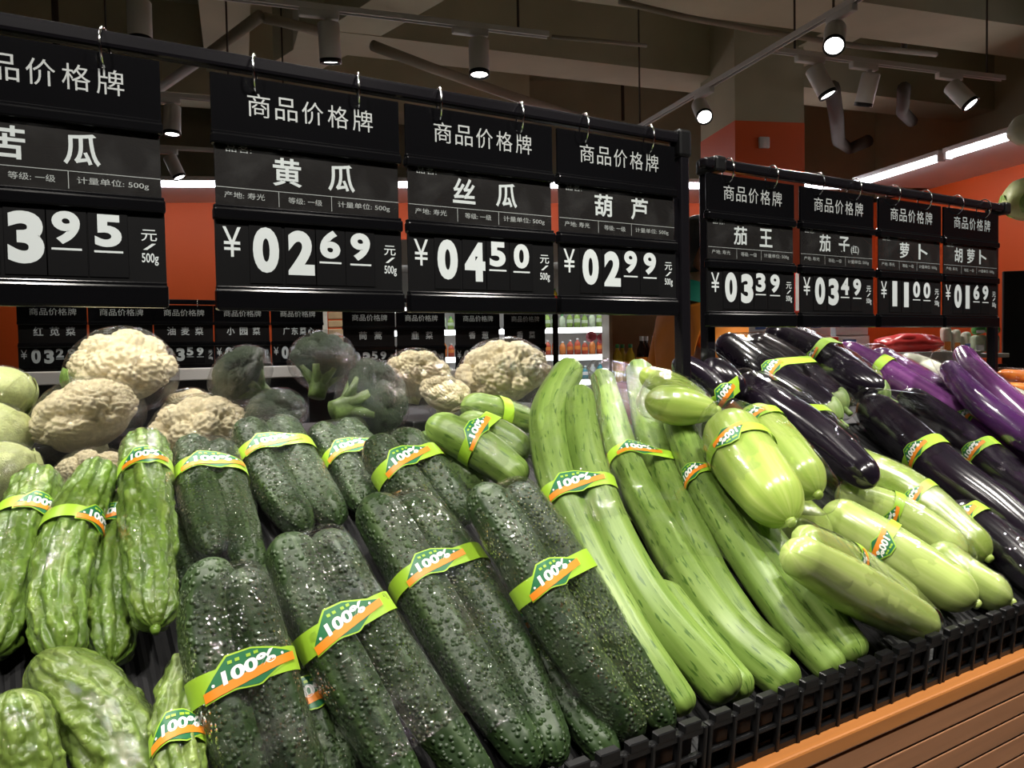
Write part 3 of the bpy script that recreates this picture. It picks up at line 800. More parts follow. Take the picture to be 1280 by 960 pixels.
def pack(name, vegname, kind, cat, label, vegs, lab=None, film=None, fq=(0.0, 1.0), tails=(False, False), group=None, tol=0.006, kinds=None, hmax=0.24, calyx=None, amp=0.0014, lift=None, labkw=None):
    """vegs: list of pixel paths. lab: list of (q, rot, flip, which) label bands"""
    a, vegs = place(vegs, label, fat=FAT.get(kind, 0.985))
    gs = []; built = []
    for i, (p, b) in enumerate(vegs):
        P, R = veg_points(p, a, b)
        kd = kinds[i] if kinds else kind
        V, F, uv, g = build_tube(P, R, kd, rng.integers(0, 900) / 10)
        gs.append(g); built.append((V, F, uv, KIND[kd]['mat'], g))
    base = np.mean([g.C.mean(0) for g in gs], 0) - bn * np.mean([g.r.max() for g in gs])
    t = thing(name, label, cat, base, group)
    for (V, F, uv, mt, g) in built:
        vo = part(vegname, (V, F), mt, t, uv)
        if calyx is not None:
            end = calyx[0]; ln = calyx[1]
            qs = np.linspace(0.0, ln, 14) if end == 0 else np.linspace(1.0, 1 - ln, 14)
            rows = []
            for k, q in enumerate(qs):
                O_ = hull_at([g], q, 0.0016)
                if k >= 10:      # pointed sepals
                    c = O_.mean(0); sc = np.clip(0.5 + 0.5 * np.cos(np.linspace(0, 2 * math.pi, NO, endpoint=False) * 5) - (k - 10) / 4.0, -1, 1)
                    O_ = c + (O_ - c) * (1 - np.where(sc < 0, 0.10, 0.0))[:, None]
                rows.append(O_)
            Vc = np.vstack(rows); m = len(rows)
            Fc = [(i * NO + j, i * NO + (j + 1) % NO, (i + 1) * NO + (j + 1) % NO, (i + 1) * NO + j) for i in range(m - 1) for j in range(NO)]
            cc, tt, rr_ = at_q(g, 0.0 if end == 0 else 1.0)
            part('calyx', (Vc, Fc), 'calyx', vo, np.stack([Vc[:, 0], Vc[:, 1]], 1))
            dirn = -tt if end == 0 else tt
            part('stem', pipe([cc - dirn * 0.004, cc + dirn * 0.008, cc + dirn * 0.018], [0.008, 0.006, 0.0065], 10), 'calyx', vo)
        if kind.startswith('bitter') or kind.startswith('zucchini'):
            cc, tt, rr_ = at_q(g, 1.0)
            part('stem_end', pipe([cc - tt * 0.003, cc + tt * 0.003, cc + tt * 0.006], [0.006, 0.0045, 0.003] if kind.startswith('b') else [0.009, 0.008, 0.006], 10), KIND[kind]['mat'], vo)
    if film:
        part('plastic_wrap', film_mesh(gs, max(fq[0], 0.004), min(fq[1], 0.996), 0.0012, rng.integers(0, 90), amp, tails[0], tails[1]), film, t)
    for L_ in (lab or []):
        q, rot, flip, which = (list(L_) + [0, False, None])[:4] if len(L_) < 4 else L_
        sub = gs if which is None else [gs[which]]
        label_band(t, sub, q, rot, flip, **(labkw or {}))
    return t, gs

# ---- round heads: cauliflower, broccoli, cabbage
def ico(sub):
    bm = bmesh.new(); bmesh.ops.create_icosphere(bm, subdivisions=sub, radius=1.0); bm.verts.index_update()
    V = np.array([v.co[:] for v in bm.verts]); F = [tuple(v.index for v in f.verts) for f in bm.faces]; bm.free()
    return V, F
def sph_pts(n, seed):
    g = np.random.default_rng(seed); k = np.arange(n) + 0.5
    ph = np.arccos(1 - 2 * k / n); th = math.pi * (1 + 5 ** 0.5) * k
    P = np.stack([np.cos(th) * np.sin(ph), np.sin(th) * np.sin(ph), np.cos(ph)], 1)
    P += g.normal(0, 0.55 / math.sqrt(n), P.shape); return P / np.linalg.norm(P, axis=1)[:, None]
def near(V, P):
    out = np.empty(len(V))
    for i in range(0, len(V), 2000):
        out[i:i + 2000] = np.max(V[i:i + 2000] @ P.T, axis=1)
    return np.arccos(np.clip(out, -1, 1))
I6 = ico(6); I4 = ico(4)
def curd(seed, n1, n2, a1, a2, flat, name, mat):
    V, F = I6
    d1 = near(V, sph_pts(n1, seed)); d2 = near(V, sph_pts(n2, seed + 1))
    R1 = 2.15 / math.sqrt(n1); R2 = 2.15 / math.sqrt(n2)
    b1 = np.sqrt(np.clip(1 - (d1 / R1) ** 2, 0, 1)); b2 = np.sqrt(np.clip(1 - (d2 / R2) ** 2, 0, 1))
    lower = np.clip((V[:, 2] + 0.45) / 0.5, 0.15, 1)
    r = 1 - a1 - a2 + (a1 * b1 + a2 * b2) * lower + 0.06 * (vnoise(V, 2.0, seed) - 0.5)
    P = V * r[:, None]; P[:, 2] = np.where(P[:, 2] < 0, P[:, 2] * flat, P[:, 2] * 0.88)
    return mkmesh(name, P, F, mat)
CAUL = [curd(11, 34, 1000, 0.19, 0.095, 0.62, 'curd', 'cauli'), curd(23, 42, 1200, 0.16, 0.09, 0.7, 'curd', 'cauli')]
BROC = [curd(31, 30, 1900, 0.20, 0.06, 0.55, 'florets', 'broc'), curd(41, 34, 2100, 0.20, 0.06, 0.55, 'florets', 'broc')]
def crumple(seed, kind):
    V, F = I4
    r = 1.035 + 0.05 * (vnoise(V, 3.0, seed) - 0.5) + 0.035 * (vnoise(V, 8.0, seed) - 0.5)
    P = V * r[:, None]; P[:, 2] = np.where(P[:, 2] < 0, P[:, 2] * 0.72, P[:, 2] * 0.90)
    k = V[:, 2] < -0.9; P[k, 2] -= 0.05
    me = mkmesh('plastic_wrap', P, F, kind)
    return me
FILMS = [crumple(3, 'film_round'), crumple(9, 'film_round')]
def leaf_mesh(seed, mat, w=0.75, h=1.0):
    """curved cupped leaf lying against a unit sphere, base at the bottom"""
    nu, nv = 15, 17; V = []; F = []
    for j in range(nv):
        v = j / (nv - 1); el = -1.15 + v * 2.0 * h
        hw = w * math.sin(math.pi * (0.12 + 0.80 * v)) ** 0.8
        for i in range(nu):
            u = -1 + 2 * i / (nu - 1); az = u * hw
            rr = 1.05 + 0.05 * abs(u) ** 2 + 0.12 * max(0, v - 0.6) + 0.03 * math.sin(9 * v + 5 * u + seed) * abs(u) - 0.035 * math.exp(-(u / 0.12) ** 2)
            V.append((rr * math.cos(el) * math.cos(az), rr * math.cos(el) * math.sin(az), rr * math.sin(el) * 0.85))
    for j in range(nv - 1):
        for i in range(nu - 1): F.append((j * nu + i, j * nu + i + 1, (j + 1) * nu + i + 1, (j + 1) * nu + i))
    me = mkmesh('leaf', V, F, mat); return me
LEAF = leaf_mesh(1, 'cauli_leaf', 0.42, 0.72)
STALK = {}
for nm_, mt in (('cauli_stem', 'cauli_stem'), ('broc_stem', 'broc_stem')):
    vf = [lathe((0, 0, 0), (0, 0, -1), [(0.25, 0.42), (0.5, 0.33), (0.85, 0.27), (1.05, 0.26), (1.05, 0.0)], 18)]
    for k in range(7):
        a = k * 2 * math.pi / 7; d = np.array([math.cos(a), math.sin(a), 0])
        vf.append(pipe([d * 0.12 + [0, 0, -0.72], d * 0.32 + [0, 0, -0.5], d * 0.58 + [0, 0, -0.18]], [0.12, 0.12, 0.16], 9))
    STALK[nm_] = mkmesh('stalk', *merge(*vf), mt)
def roundhead(kind, label, px, py, rpx, D, tilt=(0, 0, 0), sq=(1, 1, 1), leaves=(), group=None, var=0, stalk=None):
    c = atd(px, py, D); r = rpx * D / FPX
    nm = {'cauliflower': 'wrapped_cauliflower', 'broccoli': 'wrapped_broccoli'}[kind]
    t = thing(nm, label, kind, c - np.array([0, 0, r * 0.6]), group)
    off = Vector((0, 0, r * 0.6)); rot = Matrix.Rotation(tilt[2], 4, 'Z') @ Matrix.Rotation(tilt[1], 4, 'Y') @ Matrix.Rotation(tilt[0], 4, 'X')
    if stalk is not None: rot = Vector(tuple(Vd * stalk[0] + Rt * stalk[1] + Up * stalk[2])).to_track_quat('-Z', 'Y').to_matrix().to_4x4()
    def child(name, me, s=1.0, extra=Matrix.Identity(4)):
        o = link(name, me, t); o.matrix_local = Matrix.Translation(off) @ rot @ extra @ Matrix.Diagonal((r * s * sq[0], r * s * sq[1], r * s * sq[2], 1)); return o
    child('curd' if kind == 'cauliflower' else 'florets', (CAUL if kind == 'cauliflower' else BROC)[var % 2])
    child('stalk', STALK['cauli_stem' if kind == 'cauliflower' else 'broc_stem'], 0.62 if kind == 'cauliflower' else 0.92)
    for az in leaves: child('leaf', LEAF, 0.93, Matrix.Rotation(az, 4, 'Z'))
    child('plastic_wrap', FILMS[var % 2], 0.985)
    PLACED.append((np.array([c]), np.array([r * 0.84])))
    return t
CABL = [leaf_mesh(k * 3.1, 'cabbage', 1.1, 0.95) for k in range(2)]
def cabbage(label, px, py, rpx, D, seed):
    c = atd(px, py, D); r = rpx * D / FPX
    t = thing('cabbage', label, 'cabbage', c - np.array([0, 0, r * 0.8]))
    core = mkmesh('heart', *(lambda V, F: (V * (r * (0.97 + 0.05 * (vnoise(V, 2.5, seed)))[:, None]) + np.array([0, 0, r * 0.8]), F))(*I4), 'cabbage'); link('heart', core, t)
    for k in range(7):
        o = link('leaf', CABL[k % 2], t); s = r * (0.96 + 0.02 * k)
        o.matrix_local = Matrix.Translation((0, 0, r * 0.8)) @ Matrix.Rotation(seed + k * 2.4, 4, 'Z') @ Matrix.Rotation(0.5 * math.sin(k * 1.7), 4, 'X') @ Matrix.Scale(s, 4)
    o = link('plastic_wrap', FILMS[seed % 2], t); o.matrix_local = Matrix.Translation((0, 0, r * 0.8)) @ Matrix.Scale(r * 1.12, 4)
    PLACED.append((np.array([c]), np.array([r * 0.95])))

PI = math.pi
roundhead('cauliflower', 'wrapped cauliflower piled highest, a green leaf showing under its film', 153, 468, 66, 1.52, (0.2, -0.25, 0.8), (1, 1, 1.0), (2.6,), var=0)
roundhead('cauliflower', 'wide wrapped cauliflower lying beneath the topmost cauliflower', 110, 528, 68, 1.36, (-0.25, 0.2, 2.0), (1, 1, 0.92), (), var=1)
roundhead('cauliflower', 'wrapped cauliflower tucked behind tops of the dark cucumbers', 252, 545, 64, 1.32, (-0.3, 0.1, 3.0), (1, 1, 0.9), (), var=0)
roundhead('cauliflower', 'yellowish cauliflower showing a strip above the bitter melons', 118, 600, 50, 1.18, (0, 0, 4.0), (1, 1, 0.9), (), var=1)
roundhead('cauliflower', 'small cauliflower behind broccoli at the counter back', 238, 512, 34, 1.62, (0, 0, 1.1), (1, 1, 0.9), (), var=1)
cabbage('pale wrapped cabbage touching the largest cauliflower, highest of three', 4, 492, 34, 1.42, 1)
cabbage('pale wrapped cabbage in the middle of three beside the cauliflowers', -10, 545, 42, 1.30, 2)
cabbage('pale wrapped cabbage just above the bitter melons', 6, 592, 40, 1.16, 3)
roundhead('broccoli', 'dark wrapped broccoli with smooth domed head beside the cauliflowers', 303, 472, 44, 1.40, (0.1, 0.3, 0.4), (1, 1, 0.95), (), var=0, stalk=(0.3, 0.7, -0.6))
roundhead('broccoli', 'dark wrapped broccoli piece under two larger broccoli heads', 345, 518, 40, 1.30, (-0.4, 0, 2.4), (1, 1, 0.9), (), var=1)
roundhead('broccoli', 'tall wrapped broccoli with stalk turned down, piled highest', 404, 455, 44, 1.42, (0.2, -0.3, 1.2), (1, 1, 1.05), (), var=1, stalk=(-0.35, -0.1, -0.9))
roundhead('cauliflower', 'wrapped cauliflower behind the broccoli with the wide pale stalk', 522, 476, 46, 1.46, (0.1, 0.2, 0.2), (1, 1, 0.98), (), var=0)
roundhead('cauliflower', 'small wrapped cauliflower between two bigger ones behind pale luffa', 556, 497, 36, 1.36, (-0.2, 0.2, 5.0), (1, 1, 0.9), (), var=1)
roundhead('cauliflower', 'large cream wrapped cauliflower with thin green stalk beside tall luffas', 630, 474, 62, 1.52, (-0.25, 0.1, 2.6), (1, 1, 0.92), (), var=0)
roundhead('broccoli', 'big wrapped broccoli lying sideways showing its pale branching stalk', 462, 500, 54, 1.31, (0.9, -0.5, 0.4), (1, 1, 0.98), (), var=0, stalk=(-0.55, -0.75, -0.25))
for (xp, yp) in ((1.076, 1.10), (1.236, 1.191), (2.345, 1.191)):      # sign rail posts stand through the pile
    zs_ = np.arange(1.06, 1.40, 0.012); PLACED.append((np.stack([np.full(len(zs_), xp), np.full(len(zs_), yp), zs_], 1), np.full(len(zs_), 0.0155)))

G_B = 'bitter melons'; G_C = 'wrapped cucumber pairs'; G_L = 'wrapped luffa pairs'; G_Z = 'wrapped pale gourds'; G_E = 'wrapped eggplants'
be = dict(w=0.062, hb=0.026)
FW, FM, FC, FT = 'film_warty', 'film_melon', 'film_crinkle', 'film_tight'
bk = dict(w=0.058, hb=0.019, scale=0.95)
pack('cucumber_pack', 'cucumber', 'cucumber', 'cucumber', 'dark cucumber lying underneath beside the hanging bitter melon tip', [[(216, 640, 36), (228, 690, 42), (246, 745, 36)]], film=FW, group=G_C, tol=0.01)
pack('bitter_melon', 'melon', 'bitter', 'bitter melon', 'wrapped bitter melon with label, beside the long curved one', [[(54, 590, 56), (18, 693, 68), (-12, 822, 58)]], [(0.32, 20, False)], FM, group=G_B, labkw=bk)
pack('bitter_melon', 'melon', 'bitter', 'bitter melon', 'long curved wrapped bitter melon with label turned to its side', [[(130, 580, 42), (92, 655, 64), (72, 750, 64), (80, 826, 54)]], [(0.40, 50, False)], FM, group=G_B, labkw=bk)
pack('bitter_melon', 'melon', 'bitter', 'bitter melon', 'shorter wrapped bitter melon between the curved one and upright one', [[(153, 618, 40), (139, 715, 58), (136, 832, 54)]], [(0.24, -10, False)], FM, group=G_B, labkw=bk)
pack('bitter_melon', 'melon', 'bitter', 'bitter melon', 'upright bitter melon with pointed tip, beside wrapped dark cucumbers', [[(181, 546, 56), (185, 671, 62), (194, 786, 50)]], [(0.25, 0, False)], FM, group=G_B, labkw=bk)
pack('bitter_melon', 'melon', 'bitter_pale', 'bitter melon', 'large pale bitter melon in shiny film lying alone on black mat', [[(44, 822, 64), (120, 893, 100), (205, 1030, 92)]], None, FM, group=G_B)
pack('bitter_melon', 'melon', 'bitter_pale', 'bitter melon', 'blunt pale bitter melon with lumpy top beside the large pale one', [[(14, 862, 74), (28, 960, 92), (40, 1060, 84)]], None, FM, group=G_B)
pack('bitter_melon', 'melon', 'bitter_pale', 'bitter melon', 'bitter melon half hidden under the nearest cucumber pair', [[(236, 822, 44), (222, 903, 58), (232, 1015, 56)]], [(0.62, 10, False)], FM, group=G_B, labkw=bk)
# back row of cucumbers
pack('cucumber_pack', 'cucumber', 'cucumber', 'cucumber', 'dark wrapped cucumber pair beside the upright bitter melon', [[(238, 552, 46), (252, 626, 54), (268, 692, 44)], [(272, 556, 42), (292, 630, 48), (317, 718, 40)]], [(0.33, 15, False, None)], FW, group=G_C)
pack('cucumber_pack', 'cucumber', 'cucumber', 'cucumber', 'dark cucumber pair in the row just below the tall broccoli', [[(396, 535, 38), (432, 585, 44), (462, 640, 38)], [(428, 530, 38), (466, 580, 44), (498, 630, 38)]], [(0.45, 15, False, None)], FW, group=G_C)
pack('cucumber_pack', 'cucumber', 'cucumber', 'cucumber', 'dark cucumber pair leaning against the cauliflower behind it', [[(308, 530, 46), (338, 603, 52), (384, 665, 44)], [(346, 527, 46), (380, 590, 52), (424, 655, 42)]], [(0.36, 10, False, None)], FW, group=G_C)
pack('cucumber_pack', 'cucumber', 'cucumber_light', 'cucumber', 'lighter green smooth cucumber beside the pale luffa pair', [[(520, 548, 40), (562, 575, 48), (606, 612, 42)]], [(0.38, 0, False, None)], FW, group=G_C, labkw=bk)
pack('cucumber_pack', 'cucumber', 'cucumber', 'cucumber', 'dark cucumber pair below the sideways broccoli', [[(464, 548, 46), (503, 604, 54), (560, 668, 44)], [(494, 540, 44), (540, 592, 50), (586, 655, 40)]], [(0.36, 15, False, None)], FW, group=G_C)
# pale luffas behind
pack('luffa_pack', 'luffa', 'luffa', 'luffa', 'single pale luffa with a lime band below the large cauliflower', [[(578, 506, 36), (622, 519, 44), (662, 530, 38)]], [(0.5, 0, False, None)], FC, group=G_L, labkw=dict(badge=False, hb=0.02))
pack('luffa_pack', 'luffa', 'luffa', 'luffa', 'short pale luffa pair lying under the tall luffas', [[(534, 527, 42), (598, 560, 50), (655, 603, 42)], [(572, 524, 36), (626, 548, 44), (660, 570, 38)]], [(0.42, 20, False, None)], FC, group=G_L)
pack('luffa_pack', 'luffa', 'luffa', 'luffa', 'lone luffa underneath the tall pairs with only its end showing', [[(820, 730, 44), (880, 810, 48), (934, 872, 46)]], None, None, group=G_L, tol=0.014)
pack('luffa_pack', 'luffa', 'luffa', 'luffa', 'tall luffa pair beside the dark cucumbers, its tips bent aside', [[(716, 460, 34), (686, 521, 46), (694, 602, 48), (737, 695, 48), (800, 815, 46), (872, 912, 40)], [(724, 490, 34), (733, 575, 46), (766, 673, 52), (825, 776, 58), (930, 892, 58)]], [(0.45, 3, False, None)], FC, fq=(0.0, 0.56), group=G_L, tol=0.01)
pack('luffa_pack', 'luffa', 'luffa', 'luffa', 'middle tall luffa pair with label square across both', [[(744, 472, 30), (772, 575, 41), (820, 673, 48), (896, 787, 53), (988, 868, 52)], [(790, 462, 34), (811, 559, 43), (856, 673, 45), (914, 775, 46), (976, 832, 42)]], [(0.43, 8, False, None)], FC, fq=(0.0, 0.75), group=G_L, tol=0.01)
pack('luffa_pack', 'luffa', 'luffa', 'luffa', 'tall luffa pair beside the round pale gourds', [[(836, 516, 34), (866, 592, 42), (917, 684, 45), (980, 776, 47), (1044, 850, 45)], [(877, 555, 36), (927, 646, 46), (998, 738, 50), (1070, 832, 48)]], [(0.34, -20, False, 0), (0.17, 10, False, 1)], FC, fq=(0.0, 0.5), group=G_L, tol=0.01, labkw=bk)
# front cucumbers
pack('cucumber_pack', 'cucumber', 'cucumber', 'cucumber', 'cucumber pair mostly hidden between the two nearest front pairs', [[(330, 708, 54), (370, 810, 58), (436, 985, 50)], [(345, 745, 44), (385, 880, 50), (425, 1000, 46)]], [(0.62, 0, False, None)], FW, group=G_C, tol=0.012)
pack('cucumber_pack', 'cucumber', 'cucumber', 'cucumber', 'single cucumber wedged under the front cucumber pairs beside the fence', [[(622, 740, 44), (690, 850, 50), (770, 952, 44)]], [(0.3, 0, False, None)], FW, fq=(0, 0.75), group=G_C, tol=0.012)
pack('cucumber_pack', 'cucumber', 'cucumber', 'cucumber', 'dark front cucumber pair between bunched-film pair and luffa-side pair, tips bare', [[(462, 622, 60), (516, 716, 68), (585, 835, 64), (672, 962, 50)], [(506, 622, 58), (573, 706, 66), (636, 811, 62), (700, 958, 50)]], [(0.34, 8, False, None)], FW, fq=(0.0, 0.86), group=G_C)
pack('cucumber_pack', 'cucumber', 'cucumber', 'cucumber', 'dark front cucumber pair beside the tall pale luffas', [[(594, 613, 56), (664, 730, 64), (727, 835, 60), (800, 928, 48)], [(634, 613, 54), (700, 706, 62), (765, 811, 58), (836, 922, 48)]], [(0.40, 10, False, None)], FW, fq=(0.0, 0.93), group=G_C)
pack('cucumber_pack', 'cucumber', 'cucumber', 'cucumber', 'dark front cucumber pair with film bunched and shining near its lower ends', [[(354, 668, 60), (396, 777, 68), (455, 887, 66), (520, 1010, 52)], [(400, 664, 58), (450, 759, 66), (521, 864, 64), (612, 1000, 52)]], [(0.36, 10, False, None)], FW, fq=(0.0, 0.80), group=G_C, amp=0.002)
pack('cucumber_pack', 'cucumber', 'cucumber', 'cucumber', 'dark front cucumber pair lying over the half hidden bitter melon', [[(262, 698, 60), (256, 795, 70), (292, 935, 66), (330, 1040, 52)], [(296, 712, 56), (324, 818, 66), (365, 950, 62), (405, 1045, 52)]], [(0.44, 12, False, None)], FW, fq=(0.0, 0.9), group=G_C)
# tall luffas
# pale gourds
pack('gourd_pack', 'gourd', 'zucchini', 'gourd', 'pair of pale gourds lying back behind the tall luffas with twisted film end', [[(800, 466, 24), (842, 484, 36), (882, 508, 28)], [(806, 500, 36), (850, 508, 50), (896, 513, 22)]], None, FC, tails=(False, True), group=G_Z, tol=0.012)
pack('gourd_pack', 'gourd', 'zucchini', 'gourd', 'pale gourd end poking out beneath the round gourd pair', [[(966, 622, 50), (1000, 652, 58), (1040, 672, 40)]], None, FC, group=G_Z, tol=0.02)
pack('gourd_pack', 'gourd', 'zucchini', 'gourd', 'round plump gourd pair wrapped tight with two labels, one upside down', [[(903, 523, 66), (935, 578, 84), (988, 652, 70)], [(934, 514, 54), (972, 560, 66), (1022, 618, 56)]], [(0.36, -5, True, 0), (0.22, 0, False, 1)], FT, group=G_Z, tol=0.012, labkw=bk)
pack('gourd_pack', 'gourd', 'zucchini_pale', 'gourd', 'long pale gourd pair resting against the fence beside luffa ends', [[(996, 694, 50), (1074, 740, 68), (1172, 792, 52)], [(1008, 676, 40), (1078, 714, 48), (1146, 758, 42)]], [(0.42, 10, False, 1)], FT, group=G_Z, tol=0.012, labkw=bk)
pack('gourd_pack', 'gourd', 'zucchini_pale', 'gourd', 'pale gourd end in film against the fence below the black eggplants', [[(1170, 690, 46), (1220, 728, 50), (1274, 758, 44)]], None, FC, group=G_Z, tol=0.02)
pack('gourd_pack', 'gourd', 'zucchini', 'gourd', 'single greener gourd lying highest beside the black eggplants', [[(1044, 572, 48), (1135, 618, 58), (1236, 698, 44)]], [(0.52, 0, False, None)], FC, group=G_Z, tol=0.012, labkw=bk)
pack('gourd_pack', 'gourd', 'zucchini_pale', 'gourd', 'smooth pale gourd pair with label turned on its side', [[(1032, 640, 52), (1115, 694, 68), (1234, 766, 54)], [(1048, 618, 40), (1135, 654, 52), (1218, 706, 44)]], [(0.40, 0, True, 0), (0.42, -20, False, 1)], FT, group=G_Z, tol=0.012, labkw=bk)
# eggplants
pack('eggplant_pack', 'eggplant', 'eggplant', 'eggplant', 'black eggplant pair piled highest, beside the purple ones', [[(956, 414, 36), (1024, 450, 50), (1076, 482, 48), (1112, 500, 36)], [(984, 420, 34), (1040, 447, 40), (1100, 484, 36)]], [(0.42, -10, False, None)], FT, group=G_E, tol=0.012, calyx=(1, 0.09), labkw=be)
pack('eggplant_pack', 'eggplant', 'eggplant', 'eggplant', 'black eggplant pair with green caps pointing down to the front', [[(900, 424, 34), (948, 462, 48), (1008, 498, 48), (1050, 528, 36)], [(936, 424, 32), (984, 454, 44), (1056, 512, 36)]], [(0.52, 0, False, None)], FT, group=G_E, tol=0.012, calyx=(1, 0.12), labkw=be)
pack('eggplant_pack', 'eggplant', 'eggplant', 'eggplant', 'black eggplant pair just behind the round gourd pair', [[(922, 478, 42), (971, 511, 54), (1036, 556, 52), (1092, 604, 40)], [(942, 474, 34), (990, 506, 42), (1040, 546, 38)]], [(0.62, 0, False, None)], FT, group=G_E, tol=0.012, calyx=None, labkw=be)
pack('eggplant_pack', 'eggplant', 'eggplant', 'eggplant', 'small black eggplant pair behind the pale gourds', [[(842, 450, 26), (872, 470, 40), (908, 502, 34)], [(882, 450, 26), (906, 474, 38), (930, 498, 30)]], [(0.85, 0, False, None)], FT, group=G_E, tol=0.012, labkw=be)
pack('eggplant_pack', 'eggplant', 'eggplant', 'eggplant', 'black eggplant low by the fence under the long pair', [[(1196, 636, 44), (1252, 680, 52), (1350, 765, 44)]], [(0.2, 0, False, None)], FT, group=G_E, tol=0.015, labkw=be)
pack('radish_pack', 'radish', 'radish', 'radish', 'wrapped white radish behind the purple eggplants', [[(1122, 450, 24), (1160, 464, 32), (1212, 492, 28)]], None, FC, tol=0.02)
pack('radish_pack', 'radish', 'radish', 'radish', 'white radish lying under the carrots', [[(1240, 488, 26), (1275, 505, 34), (1330, 530, 30)]], None, FC, tol=0.02)
pack('eggplant_pack', 'eggplant', 'purple', 'eggplant', 'long purple eggplant pair in crinkled film with lime bands', [[(1048, 432, 26), (1107, 466, 38), (1179, 513, 44), (1251, 560, 44), (1340, 620, 34)], [(1090, 440, 26), (1161, 483, 36), (1226, 530, 40), (1310, 590, 34)]], [(0.62, 0, False, None), (0.2, -40, False, 0)], FT, group=G_E, tol=0.012, labkw=be)
pack('eggplant_pack', 'eggplant', 'purple', 'eggplant', 'bent purple eggplant pair beside the carrots', [[(1200, 438, 24), (1230, 478, 38), (1290, 536, 44), (1350, 590, 40)], [(1182, 456, 22), (1226, 504, 36), (1300, 560, 40)]], None, FT, group=G_E, tol=0.015, kinds=['purple', 'purple_dark'])
pack('eggplant_pack', 'eggplant', 'eggplant', 'eggplant', 'long black eggplant pair with broad lime bands above the low one', [[(1078, 500, 42), (1129, 544, 56), (1182, 590, 56), (1250, 640, 52), (1330, 705, 42)], [(1126, 492, 38), (1183, 537, 50), (1240, 582, 50), (1320, 650, 42)]], [(0.40, -10, False, 0), (0.55, 0, False, 1)], FT, group=G_E, tol=0.012, labkw=be)
pack('carrot_pack', 'carrot', 'carrot', 'carrot', 'pair of orange carrots beside the bent purple eggplants', [[(1330, 478, 20), (1290, 474, 22), (1248, 466, 12)], [(1330, 498, 18), (1290, 490, 18), (1256, 482, 10)]], None, FC, tol=0.02)

for i_, (pts_, lb_) in enumerate([([(1345, 520, 44), (1420, 580, 54), (1500, 650, 40)], 'white radish lying next to the bent purple eggplants'), ([(1400, 500, 42), (1490, 565, 54), (1580, 640, 40)], 'white radish resting beside the sign rail post'), ([(1385, 650, 46), (1430, 683, 54), (1480, 722, 42)], 'white radish low against the fence past the eggplants')]):
    pack('radish_pack', 'radish', 'radish', 'radish', lb_, [pts_], None, FC, tol=0.015)
